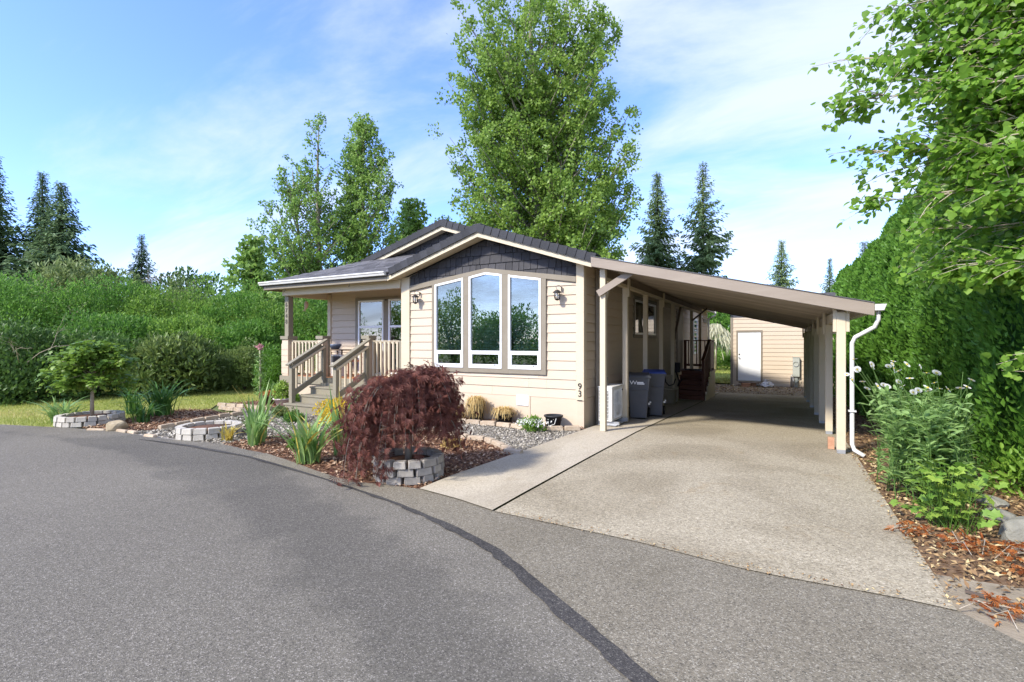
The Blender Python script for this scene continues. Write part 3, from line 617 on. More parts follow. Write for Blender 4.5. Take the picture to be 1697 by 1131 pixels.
# wall cores
fw = MB()
fw.box(-7.58,-6.70,8.69,8.80,-.1,3.02).box(-3.99,-3.24,8.69,8.80,-.1,3.02).box(-6.70,-3.99,8.69,8.80,-.1,1.0)
fw.prism([(-7.58,8.70,3.02),(-6.70,8.70,2.86),(-5.336,8.70,3.06),(-3.99,8.70,2.86),(-3.24,8.70,3.02),(-5.35,8.70,3.68)], (0,.09,0))
front = fw.build('front_wall', M['siding'], HOUSE)
for k in range(-1, 12):
    zb, zt = ZK(k+1), ZK(k)+.010
    for (u0, u1) in ((-7.345, -6.709), (-3.979, -3.361)):
        a, b = min(zt, Ltrim(u0)), min(zt, Ltrim(u1))
        if max(a, b) > zb: board(front, (0, Y1+.018, 0), (1,0,0), (0,-1,0), u0, u1, zb, max(a, zb+.002), max(b, zb+.002))
    if k >= 9:
        top = zt if k > 9 else .965; js = {9: [-6.709, -4.15, -3.979], 10: [-6.709, -4.36, -3.979], 11: [-6.709, -5.2, -3.979]}[k]
        for u0, u1 in zip(js[:-1], js[1:]): board(front, (0, Y1+.018, 0), (1,0,0), (0,-1,0), u0+.0015, u1-.0015, zb, top)
for x0, x1 in ((-7.6, -6.05), (-6.045, -4.36), (-4.325, -3.215)):
    box('skirting_panel', M['siding'], front, x0, x1, 8.672, 8.688, -.12, .527)
box('skirting_batten', M['siding'], front, -4.36, -4.325, 8.660, 8.688, -.12, .524)
box('corner_board', M['cream'], HOUSE, -7.59, -7.347, 8.640, 8.688, .50, 3.05, .004)
box('corner_board', M['cream'], HOUSE, -3.359, -3.205, 8.640, 8.688, .50, 3.09, .004)
box('skirting_corner', M['siding'], HOUSE, -3.34, -3.209, 8.655, 8.671, -.1, .498)
MB().box(-3.33, -3.235, 8.632, 8.640, .505, .515).build('corner_clip', M['black'], HOUSE)
# gable shingles, each a piece
def gable(parent, y, lowf, upf, x0, x1, seed, rowh=.180, zbase=2.0, name='shingle'):
    r = random.Random(seed); row = 0; z = zbase
    while z < 4.7:
        x = x0 - r.random()*.1
        while x < x1:
            wd = r.choice([.11, .15, .17, .19, .24, .27]); xa, xb = max(x, x0), min(x+wd, x1); x += wd
            if xb-xa < .02: continue
            jb = r.uniform(-.008, .004)
            b0, b1 = max(z+.006+jb, lowf(xa)), max(z+.006+jb, lowf(xb)); t0, t1 = min(z+rowh+.002, upf(xa)), min(z+rowh+.002, upf(xb))
            if t0-b0 < .008 and t1-b1 < .008: continue
            t0, t1 = max(t0, b0+.002), max(t1, b1+.002)
            g = .0055; v = [(xa+g, y+.012, b0),(xb-g, y+.012, b1),(xb-g, y-.020, b1),(xa+g, y-.020, b0),(xa+g, y+.012, t0),(xb-g, y+.012, t1),(xb-g, y-.001, t1),(xa+g, y-.001, t0)]
            MB().add(v, [(0,1,2,3),(4,7,6,5),(0,4,5,1),(1,5,6,2),(2,6,7,3),(3,7,4,0)]).build(name, M['shingle'], parent, ((xa+xb)/2, y, (b0+b1)/2))
        z += rowh; row += 1
def bayup(x): return 3.70 - .320*abs(x+5.37)
gb = MB().prism([(-7.345,8.682,2.84),(-5.325,8.682,3.10),(-3.36,8.682,2.80),(-3.36,8.682,3.06),(-5.37,8.682,3.70),(-7.345,8.682,3.07)], (0,.006,0)).build('gable', M['joint'], HOUSE)
gable(gb, 8.668, Utrim, bayup, -7.345, -3.361, 4, zbase=2.655)
# taupe band and window surround
tb = MB()
for xa, xb in ((-7.345, -5.33), (-5.33, -3.361)):
    tb.prism([(xa,8.632,Ltrim(xa)),(xb,8.632,Ltrim(xb)),(xb,8.632,Utrim(xb) if xb < -5 else Utrim(xb)),(xa,8.632,Utrim(xa))], (0,.054,0))
tb.build('trim_band', M['taupe'], HOUSE)
ts = MB()
for xa, xb in ((-6.712,-6.630), (-5.885,-5.742), (-4.950,-4.802), (-4.080,-3.976)):
    ts.prism([(xa,8.634,.96),(xb,8.634,.96),(xb,8.634,Ltrim(xb)-.001),(xa,8.634,Ltrim(xa)-.001)], (0,.052,0))
for xa, xb in ((-6.630,-5.885), (-5.742,-4.950), (-4.802,-4.080)): ts.box(xa, xb, 8.636, 8.686, .962, 1.052)
ts.build('window_surround', M['taupe'], HOUSE)
def baywindow(xa, xb, tops, kind):
    """tops: outline of the head from left to right"""
    f = MB(); w_ = .042; yo, yi = 8.622, 8.70; zb = 1.052
    out = [(xa, zb)] + [(x, z) for x, z in tops][0:0]
    head = tops
    f.box(xa, xa+w_, yo, yi, zb, head[0][1]-.0).box(xb-w_, xb, yo, yi, zb, head[-1][1]-.0)
    f.box(xa+w_, xb-w_, yo+.002, yi, zb, zb+.05); f.box(xa+w_, xb-w_, yo+.002, yi, 1.365, 1.412)
    hh = [(xa+w_, np.interp(xa+w_, [q[0] for q in head], [q[1] for q in head]))] + [q for q in head[1:-1]] + [(xb-w_, np.interp(xb-w_, [q[0] for q in head], [q[1] for q in head]))]
    for (a0, z0), (a1, z1) in zip(hh[:-1], hh[1:]): f.prism([(a0,yo+.002,z0-.046),(a1,yo+.002,z1-.046),(a1,yo+.002,z1),(a0,yo+.002,z0)], (0,.07,0))
    fr = f.build('window', M['white'], HOUSE, ((xa+xb)/2, 8.66, zb), .003)
    s = MB(); a, b = xa+w_+.004, xb-w_-.004; s.box(a, a+.028, 8.632, 8.675, 1.106, 1.360).box(b-.028, b, 8.632, 8.675, 1.106, 1.360).box(a+.028, b-.028, 8.634, 8.675, 1.106, 1.134).box(a+.028, b-.028, 8.634, 8.675, 1.338, 1.360)
    s.build('sash', M['white'], fr); MB().box(a+.028, b-.028, 8.652, 8.656, 1.134, 1.338).build('pane', M['glass'], fr)
    pt = [(xa+w_,8.660,1.412),(xb-w_,8.660,1.412)] + [(x,8.660,z-.046) for x, z in hh[::-1]]
    MB().prism(pt, (0,.004,0)).build('pane', M['glass'], fr)
    bl = MB(); z = 1.36
    while z < 3.0:
        t0 = np.interp(xa, [q[0] for q in head], [q[1] for q in head])
        ok = [x for x in np.linspace(xa+w_, xb-w_, 25) if np.interp(x, [q[0] for q in head], [q[1] for q in head])-.05 > z]
        if len(ok) > 3: bl.add([(ok[0],8.735,z),(ok[-1],8.735,z),(ok[-1],8.770,z+.020),(ok[0],8.770,z+.020)], [(0,1,2,3)])
        z += .031
    bl.build('blind', M['blind'], fr, fix=False)
    MB().box(a+.10, a+.13, 8.626, 8.634, 1.112, 1.122).box(b-.13, b-.10, 8.626, 8.634, 1.112, 1.122).build('vent_stop', M['black'], fr)
baywindow(-6.630, -5.885, [(-6.630, 2.838), (-5.885, 2.944)], 0)
baywindow(-5.742, -4.950, [(-5.742, 2.957), (-5.336, 3.022), (-4.950, 2.958)], 1)
baywindow(-4.802, -4.080, [(-4.802, 2.935), (-4.080, 2.822)], 2)
# roofs
roof = HOUSE
def slab(name, poly, th, mat, parent=HOUSE): return MB().prism(poly, (0,0,-th)).build(name, M[mat], parent)
zR = lambda x: 4.56 - .3266*(x+7.37)
zL = lambda x: 4.56 - .298*(-7.37-x)
rf = slab('roof', [(-5.35,8.33,zR(-5.35)),(-2.96,8.33,zR(-2.96)),(-2.96,26.5,zR(-2.96)),(-7.37,26.5,4.56),(-7.37,9.86,4.56),(-5.35,9.86,zR(-5.35))], .10, 'roof')
MB().prism([(-7.37,9.86,4.56),(-10.0,9.86,zL(-10.0)),(-12.1,8.30,3.15),(-12.1,26.5,3.15),(-7.37,26.5,4.56)], (0,0,-.10)).build('roof_slope', M['roof'], rf)
bay_l = lambda x: 3.90 - .315*(-5.35-x)
MB().prism([(-5.352,8.33,3.90),(-7.72,8.33,bay_l(-7.72)),(-5.75,10.05,bay_l(-5.75)),(-5.352,10.05,3.90)], (0,0,-.09)).build('roof_slope', M['roof'], rf)
zP = lambda y: 3.15 + .41*(y-8.3)
MB().prism([(-12.1,8.30,3.13),(-7.74,8.30,3.13),(-5.9,10.09,zP(10.09)-.02),(-9.64,10.09,zP(10.09)-.02)], (0,0,-.08)).build('roof_slope', M['roof'], rf)
# shingle tabs on the porch slope, one piece each
rs = random.Random(11); tabm = []
ang = math.atan(.41)
for wd in (.19, .24, .31, .36):
    m_ = MB(); m_.add([(-wd/2,0,0),(wd/2,0,0),(wd/2,.21,.004),(-wd/2,.21,.004),(-wd/2,0,.011),(wd/2,0,.011),(wd/2,.21,.008),(-wd/2,.21,.008)], [(0,3,2,1),(4,5,6,7),(0,1,5,4),(1,2,6,5),(2,3,7,6),(3,0,4,7)])
    tabm.append((wd, m_.mesh('roof_shingle', M['roof'])))
yy = 8.29; cnt = 0
while yy < 10.02:
    xl, xr = -12.1 + (yy-8.3)*1.376, -7.74 + (yy-8.3)*1.02
    x = xl + rs.random()*.1
    while x < xr - .05:
        wd, me_ = rs.choice(tabm[1:] if cnt < 400 else tabm)
        if x + wd > xr + .06: wd, me_ = tabm[0]
        inst('roof_shingle', me_, rf, (x+wd/2, yy, zP(yy)-.012+rs.uniform(0,.004)), (ang, 0, 0)); x += wd + .004; cnt += 1
    yy += .135
# rake boards, soffits and rake tiles
def rake(y0, y1, xa, za, xb, zb, h=.115, mat='cream', name='rake_board'):
    return MB().prism([(xa,y0,za-h),(xb,y0,zb-h),(xb,y0,zb),(xa,y0,za)], (0, y1-y0, 0)).build(name, M[mat], rf)
rake(8.345, 8.375, -5.35, 3.815, -2.955, zR(-2.955)-.085)
rake(8.345, 8.375, -7.74, bay_l(-7.74)-.075, -5.351, 3.814)
MB().prism([(-5.35,8.376,3.72),(-2.99,8.376,zR(-2.99)-.165),(-2.99,8.664,zR(-2.99)-.165),(-5.35,8.664,3.72)], (0,0,.015)).build('soffit', M['cream'], rf)
MB().prism([(-5.351,8.376,3.72),(-7.70,8.376,bay_l(-7.70)-.165),(-7.70,8.664,bay_l(-7.70)-.165),(-5.351,8.664,3.72)], (0,0,.015)).build('soffit', M['cream'], rf)
rake(9.875, 9.905, -7.37, 4.475, -5.0, zR(-5.0)-.08); rake(9.875, 9.905, -9.95, zL(-9.95)-.085, -7.371, 4.474)
MB().prism([(-7.37,9.906,4.37),(-5.2,9.906,zR(-5.2)-.18),(-5.2,10.10,zR(-5.2)-.18),(-7.37,10.10,4.37)], (0,0,.015)).build('soffit', M['cream'], rf)
MB().prism([(-7.371,9.906,4.37),(-9.75,9.906,zL(-9.75)-.18),(-9.75,10.10,zL(-9.75)-.18),(-7.371,10.10,4.37)], (0,0,.015)).build('soffit', M['cream'], rf)
def tile(sgn):
    m_ = MB(); l = .195
    a0, a1 = (.0, l) if sgn > 0 else (-l, 0)
    hu, hd = (.022, .040) if sgn > 0 else (.040, .022)     # lower end sits proud
    pr = [(a0,-.012 - (0 if sgn > 0 else .012)),(a1,-.012 - (.012 if sgn > 0 else 0))]
    y0a, y0b = pr[0][1]-.01, pr[1][1]-.01
    m_.add([(a0,y0a,-.125),(a1,y0b,-.125),(a1,.012,-.125),(a0,.012,-.125),(a0,y0a,hu),(a1,y0b,hd),(a1,.012,hd),(a0,.012,hu)], [(0,3,2,1),(4,5,6,7),(0,1,5,4),(1,2,6,5),(2,3,7,6),(3,0,4,7)])
    m_.add([(a0,.012,-.004),(a1,.012,.014),(a1,.26,.014),(a0,.26,-.004),(a0,.012,hu),(a1,.012,hd),(a1,.26,hd-.006),(a0,.26,hu-.006)], [(0,3,2,1),(4,5,6,7),(0,1,5,4),(1,2,6,5),(2,3,7,6),(3,0,4,7)])
    return m_.mesh('rake_tile', M['raketile'])
TR, TL = tile(1), tile(-1)
def tiles(y, xa, za, slope, sgn, n):
    a = math.atan(slope); dx = .186*math.cos(a)
    for i in range(n):
        inst('rake_tile', TR if sgn > 0 else TL, rf, (xa + sgn*dx*i, y, za - slope*dx*i), (0, a*sgn, 0))
tiles(8.335, -5.35, 3.925, .3266, 1, 14); tiles(8.335, -5.352, 3.925, .315, -1, 13)
tiles(9.865, -7.37, 4.585, .3266, 1, 14); tiles(9.865, -7.372, 4.585, .298, -1, 15)
MB().box(-5.45,-5.25,8.318,8.60,3.90,3.958).build('ridge_cap', M['raketile'], rf, None, .012); MB().box(-7.47,-7.27,9.848,10.1,4.56,4.618).build('ridge_cap', M['raketile'], rf, None, .012)
# main gable behind the porch roof
mup = lambda x: min(zR(x), zL(x)) - .19
mlow = lambda x: max(zP(10.1)-.06, 3.5)
mg = MB().prism([(-11.45,10.12,2.6),(-5.0,10.12,2.6),(-5.0,10.12,zR(-5.0)-.14),(-7.37,10.12,4.42),(-11.45,10.12,zL(-11.45)-.14)], (0,.05,0)).build('main_gable', M['shingle'], HOUSE)
gable(mg, 10.106, lambda x: 3.80, mup, -9.6, -5.0, 9, zbase=3.75)
# side and back walls
sw_ = MB(); X2 = -3.232
sw_.box(-3.35,-3.24,8.80,12.26,-.2,3.05).box(-3.35,-3.24,14.62,26.2,-.2,3.05).box(-3.35,-3.24,12.26,14.62,-.2,1.78).box(-3.35,-3.24,12.26,14.62,2.66,3.05)
sidew = sw_.build('side_wall', M['siding'], HOUSE)
rw = random.Random(21)
for k in range(-2, 12):
    zb, zt = ZK(k+1), min(ZK(k)+.010, 3.02)
    cuts = [8.69] + [8.69 + rw.uniform(2.2, 3.4)]
    while cuts[-1] < 25.9: cuts.append(cuts[-1] + 3.66)
    cuts[-1] = 26.2
    for a, b in zip(cuts[:-1], cuts[1:]):
        segs = [(a, b)]
        if zb < 2.74 and zt > 1.70:
            segs = [s for s in ((a, min(b, 12.17)), (max(a, 14.71), b)) if s[1]-s[0] > .05]
        segs2 = []
        for s in segs:
            if zb < 2.78 and zt > .6: segs2 += [q for q in ((s[0], min(s[1], 17.80)), (max(s[0], 19.05), s[1])) if q[1]-q[0] > .05]
            else: segs2.append(s)
        for s in segs2: board(sidew, (-3.237, 0, 0), (0,1,0), (1,0,0), s[0]+.0015, s[1]-.0015, zb, zt-.010, gap=.012)
for i in range(7): box('skirting_panel', M['siding'], sidew, -3.246, -3.228, 8.69+i*2.5, 8.69+i*2.5+2.495, -.7, .527)
box('corner_board', M['cream'], sidew, -3.250, -3.203, 8.689, 8.78, .50, 3.02)
MB().box(-11.47,-11.36,9.97,26.2,-.1,3.1).box(-11.36,-3.36,26.1,26.2,-.4,3.05).build('back_wall', M['siding'], HOUSE)
MB().box(-11.3,-3.36,8.81,26.1,.40,.45).build('floor', M['dark'], HOUSE)
MB().box(-3.235,-2.97,8.69,26.4,3.055,3.075).build('eave_soffit', M['cream'], rf)
MB().box(-2.975,-2.945,8.37,26.5,3.02,3.13).build('eave_fascia', M['cream'], rf)
# side window with two sliding panes
swn = MB()
swn.box(-3.232,-3.200,12.17,12.26,1.69,2.75).box(-3.232,-3.200,14.62,14.71,1.69,2.75).box(-3.232,-3.202,12.26,14.62,2.66,2.75).box(-3.232,-3.202,12.26,14.62,1.69,1.78)
swo = swn.build('side_window', M['taupe'], HOUSE, (-3.22,13.44,1.69))
MB().box(-3.245,-3.205,12.262,12.32,1.782,2.658).box(-3.245,-3.205,14.56,14.618,1.782,2.658).box(-3.245,-3.207,12.32,14.56,2.61,2.658).box(-3.245,-3.207,12.32,14.56,1.782,1.83).box(-3.25,-3.21,13.40,13.46,1.83,2.61).build('frame', M['white'], swo)
MB().box(-3.232,-3.228,12.32,13.40,1.83,2.61).build('pane', M['glass'], swo); MB().box(-3.236,-3.232,13.46,14.56,1.83,2.61).build('pane', M['glass'], swo)
bl = MB()
for i in range(11): bl.add([(-3.30,12.33,2.12+i*.045),(-3.30,14.55,2.12+i*.045),(-3.335,14.55,2.15+i*.045),(-3.335,12.33,2.15+i*.045)], [(0,1,2,3)])
bl.build('blind', M['blind'], swo, fix=False)
sd_ = MB().box(-3.245,-3.205,17.82,19.03,.55,2.74).build('side_door', M['taupe'], HOUSE, (-3.22,18.4,.55))
MB().box(-3.207,-3.190,17.95,18.9,.57,2.62).build('door_panel', M['porchtaupe'], sd_)
w2 = MB().box(-3.235,-3.195,21.65,21.72,1.08,2.56).box(-3.235,-3.195,22.62,22.69,1.08,2.56).box(-3.235,-3.197,21.72,22.62,2.49,2.56).box(-3.235,-3.197,21.72,22.62,1.08,1.15).box(-3.235,-3.199,21.72,22.62,1.62,1.67).build('window', M['white'], HOUSE, (-3.21,22.2,1.08))
MB().box(-3.225,-3.221,21.72,22.62,1.15,2.49).build('pane', M['glass'], w2)
MB().box(-3.235,-3.18,24.6,25.6,2.50,2.66).build('wall_vent', M['taupe'], HOUSE)
MB().tube([(-2.90,26.45,3.02),(-2.90,26.45,2.92),(-3.17,26.15,2.74),(-3.17,26.15,-.2)], .045, 6).build('downspout', M['gutter'], HOUSE)
MB().box(-3.0,-2.86,26.38,26.52,3.0,3.12).build('gutter_end', M['gutter'], HOUSE)
MB().box(-3.20,-3.12,9.28,9.36,-.05,3.0).build('downspout', M['taupe'], HOUSE, None, .006)
# porch: back wall with paired windows, beams, post, pedestals, deck, rails
YB = 9.95
pw = MB().box(-11.46,-10.27,YB+.02,YB+.12,-.1,3.1).box(-10.27,-8.1,YB+.02,YB+.12,-.1,.80).box(-10.27,-8.1,YB+.02,YB+.12,2.74,3.1).box(-8.1,-7.5,YB+.02,YB+.12,-.1,3.1).build('porch_wall', M['siding'], HOUSE)
for k in range(-1, 12):
    zb, zt = ZK(k+1)+.05, min(ZK(k)+.06, 2.92)
    board(pw, (0, YB+.018, 0), (1,0,0), (0,-1,0), -11.345, -10.37, zb, zt-.010, gap=.014)
    if zt < .78: board(pw, (0, YB+.018, 0), (1,0,0), (0,-1,0), -10.37, -7.6, zb, zt-.010, gap=.014)
box('corner_board', M['cream'], pw, -11.47, -11.347, YB-.025, YB+.018, .3, 2.95)
pt_ = MB().box(-10.37,-10.262,YB-.022,YB+.02,.68,2.80).box(-9.335,-9.158,YB-.022,YB+.02,.68,2.70).box(-10.262,-7.6,YB-.020,YB+.02,2.722,2.80).box(-10.262,-7.6,YB-.020,YB+.02,.68,.73).box(-8.23,-7.6,YB-.022,YB+.02,.73,2.722).build('porch_window_trim', M['taupe'], pw)
for xa, xb in ((-10.262, -9.335), (-9.158, -8.23)):
    f = MB().box(xa,xa+.05,YB-.03,YB+.03,.73,2.722).box(xb-.05,xb,YB-.03,YB+.03,.73,2.722).box(xa+.05,xb-.05,YB-.028,YB+.03,2.672,2.722).box(xa+.05,xb-.05,YB-.028,YB+.03,.73,.78).box(xa+.05,xb-.05,YB-.028,YB+.03,1.97,2.03)
    fo = f.build('porch_window', M['white'], HOUSE, ((xa+xb)/2, YB, .73), .003)
    MB().box(xa+.05,xb-.05,YB,YB+.004,2.03,2.672).build('pane', M['glass'], fo); MB().box(xa+.05,xb-.05,YB,YB+.004,.78,1.97).build('pane', M['glass'], fo)
MB().box(-7.60,-7.50,8.80,9.97,-.1,3.05).build('bay_side_wall', M['siding'], HOUSE)
box('beam', M['cream'], HOUSE, -11.66, -7.592, 8.60, 8.74, 2.815, 3.0, .004)
box('beam', M['cream'], HOUSE, -11.66, -11.47, 8.742, 10.0, 2.80, 3.0, .004)
box('porch_ceiling', M['cream'], HOUSE, -11.66, -7.6, 8.42, 10.1, 3.001, 3.02)
box('eave_fascia', M['taupe'], rf, -12.03, -7.74, 8.335, 8.362, 2.965, 3.075)
MB().box(-12.03,-7.72,8.363,8.60,3.021,3.04).box(-12.07,-11.66,8.6,26.4,3.021,3.04).build('soffit', M['cream'], rf)
MB().prism([(-12.12,8.33,3.075),(-12.12,8.33,3.16),(-12.12,8.22,3.16),(-12.12,8.215,3.135),(-12.12,8.235,3.115),(-12.12,8.25,3.075)], (4.39,0,0)).build('gutter', M['gutter'], rf)
MB().box(-12.09,-12.06,8.36,26.4,2.96,3.08).build('eave_fascia', M['taupe'], rf)
for hx in (-11.2, -8.9): MB().tube([(hx,8.345,2.96),(hx,8.345,2.90),(hx,8.32,2.88),(hx,8.31,2.91)], .006, 5).build('plant_hook', M['black'], rf)
def pedestal(x, y, top=1.72, cap=True, s=.19):
    p = MB().box(x-s/2,x+s/2,y-s/2,y+s/2,.70,top).build('pedestal', M['siding'], HOUSE, (x,y,.70))
    for k in range(6):
        zb = .745 + k*.161
        if zb+.155 > top: break
        MB().box(x-s/2-.012,x+s/2+.012,y-s/2-.012,y+s/2+.012,zb,zb+.153).build('siding_board', M['siding'], p)
    MB().box(x-s/2-.035,x+s/2+.035,y-s/2-.035,y+s/2+.035,top,top+.085).build('cap', M['porchtaupe'], p, None, .004)
    for sx_ in (-1, 1): MB().box(x+sx_*(s/2+.014)-.016, x+sx_*(s/2+.014)+.016, y+s/2-.03, y+s/2+.018, .70, top-.002).build('trim', M['porchtaupe'], p)
    return p
pedestal(-11.60, 8.76, 1.66, s=.24); pedestal(-10.28, 8.76, 1.66); pedestal(-8.70, 8.76, 1.66)
pp = box('porch_post', M['porchtaupe'], HOUSE, -11.675, -11.525, 8.685, 8.835, 1.745, 2.814, .004)
for i, ch in enumerate('6748'): text(ch, .17, .006, M['numeralgrey'], 'house_number', pp, (-11.60, 8.679, 2.58-i*.150), (R(90), 0, 0), (.95, .95))
for i, ch in enumerate('93'): text(ch, .165, .006, M['numeral'], 'house_number', HOUSE, (-3.283, 8.633, .765-i*.135), (R(90), 0, 0))
box('deck_rim', M['porchtaupe'], HOUSE, -11.74, -7.6, 8.58, 8.62, .52, .70, .004)
box('deck_rim', M['porchtaupe'], HOUSE, -11.74, -11.70, 8.622, 9.95, .52, .70, .004)
dk = MB().box(-11.70,-7.6,8.622,8.70,.655,.699).build('porch_deck', M['deckfloor'], HOUSE)
for i in range(9): box('plank', M['deckfloor'], dk, -11.70, -7.6, 8.703+i*.138, 8.703+i*.138+.133, .660, .70)
box('deck_skirting', M['siding'], HOUSE, -11.70, -7.6, 8.625, 8.645, -.05, .519)
def railing(xa, xb, y=8.76, z0=.79, z1=1.60):
    r_ = box('porch_railing', M['cream'], HOUSE, xa, xb, y-.02, y+.02, z1-.045, z1, .003)
    MB().box(xa,xb,y-.018,y+.018,z0,z0+.05).build('bottom_rail', M['cream'], r_)
    MB().box(xa,xb,y-.04,y+.04,z1+.001,z1+.022).build('cap_rail', M['cream'], r_)
    n = int((xb-xa)/.118)
    for i in range(n): u = xa+(xb-xa)*(i+.5)/n; MB().box(u-.021,u+.021,y-.062,y-.021,z0-.01,z1-.01).build('baluster', M['cream'], r_)
railing(-11.45, -10.40); railing(-8.575, -7.70)
box('rail_post', M['porchtaupe'], HOUSE, -7.698, -7.594, 8.70, 8.82, .70, 1.62)
st = MB().box(-9.95,-8.50,8.40,8.58,.0,.58).build('porch_steps', M['porchtaupe'], HOUSE, (-9.2,8,0))
for i, (ya, zt) in enumerate(((7.50,.175),(7.80,.35),(8.10,.525))):
    MB().box(-10.12 if i == 0 else -9.96,-8.42 if i == 0 else -8.49,ya-.02,8.40 if i == 2 else ya+.32,zt-.04,zt).build('tread', M['porchtaupe'], st, None, .005)
    MB().box(-10.08 if i == 0 else -9.94,-8.45 if i == 0 else -8.51,ya,ya+.02,zt-.175 if i else -.03,zt-.04).build('riser', M['porchtaupe'], st)
    MB().box(-10.08 if i == 0 else -9.94,-8.45 if i == 0 else -8.51,ya+.02,8.38,-.03 if i == 0 else zt-.17,zt-.041).build('stringer', M['porchtaupe'], st)
def stairrail(x):
    r_ = MB().box(x-.05,x+.05,7.60,7.70,.176,1.07).build('stair_railing', M['porchtaupe'], HOUSE, (x,7.65,.176))
    MB().box(x-.05,x+.05,8.50,8.59,.55,1.50).build('newel', M['porchtaupe'], r_)
    MB().bar((x,7.52,1.055),(x,8.64,1.655),.12,.035,(0,0,1)).build('hand_rail', M['porchtaupe'], r_)
    MB().bar((x,7.70,1.035),(x,8.50,1.465),.035,.13,(0,0,1)).build('side_rail', M['porchtaupe'], r_)
    MB().bar((x+.0,7.70,.40),(x,8.50,.83),.04,.12,(0,0,1)).build('bottom_rail', M['porchtaupe'], r_)
    MB().bar((x+.055,7.62,.985),(x+.055,8.55,1.475),.03,.045,(0,0,1)).build('grab_rail', M['cream'], r_)
    for i in range(5):
        y = 7.80+i*.15; z = .40+(y-7.7)*.5375
        MB().box(x-.055,x-.02,y-.018,y+.018,z-.02,z+.62).build('baluster', M['cream'], r_)
stairrail(-10.02); stairrail(-8.57)

# wall lanterns: one on each side of the big window
def lantern(x, z, label):
    t = thing('wall_lantern', (x, 8.62, z), label, 'lantern', 'wall lanterns beside the bay window')
    MB().box(x+.045,x+.062,8.628,8.652,z+.07,z+.16).tube([(x+.05,8.63,z+.15),(x+.03,8.56,z+.185),(x-.03,8.545,z+.165),(x,8.55,z+.10)], .005, 5).build('bracket', M['black'], t)
    MB().lathe([(.004,.10),(.028,.095),(.085,.055),(.088,.045),(.03,.045),(.004,.045)], (x,8.55,z), 14).build('hood', M['numeral'], t)
    MB().lathe([(.045,.045),(.05,-.03),(.042,-.075)], (x,8.55,z), 12).build('glass', M['clear'], t)
    c = MB()
    for k in range(4): a = k*1.571+.6; c.tube([(x+.052*math.cos(a),8.55+.052*math.sin(a),z+.045),(x+.056*math.cos(a),8.55+.056*math.sin(a),z-.03),(x+.046*math.cos(a),8.55+.046*math.sin(a),z-.08)], .005, 4)
    c.lathe([(.004,-.105),(.028,-.098),(.05,-.078),(.05,-.07),(.004,-.07)], (x,8.55,z), 12); c.build('cage', M['black'], t)
    MB().lathe([(.003,.03),(.022,.0),(.012,-.04),(.003,-.05)], (x,8.55,z), 8).build('bulb', M['white'], t)
lantern(-7.10, 2.535, 'small black wall lantern between porch and the tall windows')
lantern(-3.70, 2.475, 'small black wall lantern near the corner by the carport')
tag(MB().box(-4.62,-4.36,8.652,8.671,.34,.54).build('vent_cover', M['white'], None, (-4.5,8.66,.34)), 'white square vent cover low on the front skirting', 'vent')

# ================================================================== CARPORT
CP = thing('carport', (-.95, 8.2, 0), 'tan lean-to carport with sloping roof on two rows of posts', 'carport')
zC = lambda x: 3.075 - .2385*(x+2.90)
YC0, YC1 = 8.17, 20.5
# ribbed roof panel: ribs run down the slope
prof = []; y = YC0+.04
while y < YC1-.02:
    prof += [(y, 0), (y+.15, 0), (y+.165, .035), (y+.215, .035), (y+.23, 0)]; y += .25
vs = []
for yy_, zo in prof: vs += [(-2.90, yy_, zC(-2.90)-.075+zo), (1.08, yy_, zC(1.08)-.075+zo)]
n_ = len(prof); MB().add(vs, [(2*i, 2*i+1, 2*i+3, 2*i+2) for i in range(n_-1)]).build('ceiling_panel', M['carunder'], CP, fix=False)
for i in range(40):
    yb_ = YC0+.19+i*.304
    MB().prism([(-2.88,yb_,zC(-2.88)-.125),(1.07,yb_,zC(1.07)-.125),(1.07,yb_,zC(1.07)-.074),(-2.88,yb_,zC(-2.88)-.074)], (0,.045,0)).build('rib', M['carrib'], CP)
MB().prism([(-2.90,YC0+.035,zC(-2.90)-.012),(1.09,YC0+.035,zC(1.09)-.012),(1.09,YC1,zC(1.09)-.012),(-2.90,YC1,zC(-2.90)-.012)], (0,0,-.02)).build('roof', M['roof'], CP)
MB().prism([(-2.905,YC0,zC(-2.905)-.172),(1.10,YC0,zC(1.10)-.172),(1.10,YC0,zC(1.10)),(-2.905,YC0,zC(-2.905))], (0,.035,0)).build('front_fascia', M['carfascia'], CP, None, .004)
MB().prism([(-2.905,YC0-.012,zC(-2.905)+.0),(1.10,YC0-.012,zC(1.10)+.0),(1.10,YC0-.012,zC(1.10)+.012),(-2.905,YC0-.012,zC(-2.905)+.012)], (0,.3,0)).build('drip_edge', M['roof'], CP)
MB().prism([(-2.905,YC1,zC(-2.905)-.16),(1.10,YC1,zC(1.10)-.16),(1.10,YC1,zC(1.10)),(-2.905,YC1,zC(-2.905))], (0,.035,0)).build('back_fascia', M['carfascia'], CP)
MB().prism([(1.102,YC0+.01,zC(1.1)-.10),(1.102,YC0+.01,zC(1.1)-.015),(1.235,YC0+.01,zC(1.1)-.015),(1.205,YC0+.01,zC(1.1)-.10)], (0,12.3,0)).build('gutter', M['gutter'], CP)
ds = MB().tube([(1.155,8.27,2.02),(1.155,8.27,1.90),(1.115,8.28,1.80),(.90,8.33,1.66),(.865,8.335,1.58),(.865,8.335,.17),(.89,8.31,.09),(1.0,8.23,.03)], .029, 8)
ds.build('downspout', M['gutter'], CP); MB().box(.82,.91,8.29,8.38,.62,.64).build('strap', M['gutter'], CP)
box('beam', M['post'], CP, .705, .775, 8.43, 20.4, 1.905, 2.05)
XP = .74
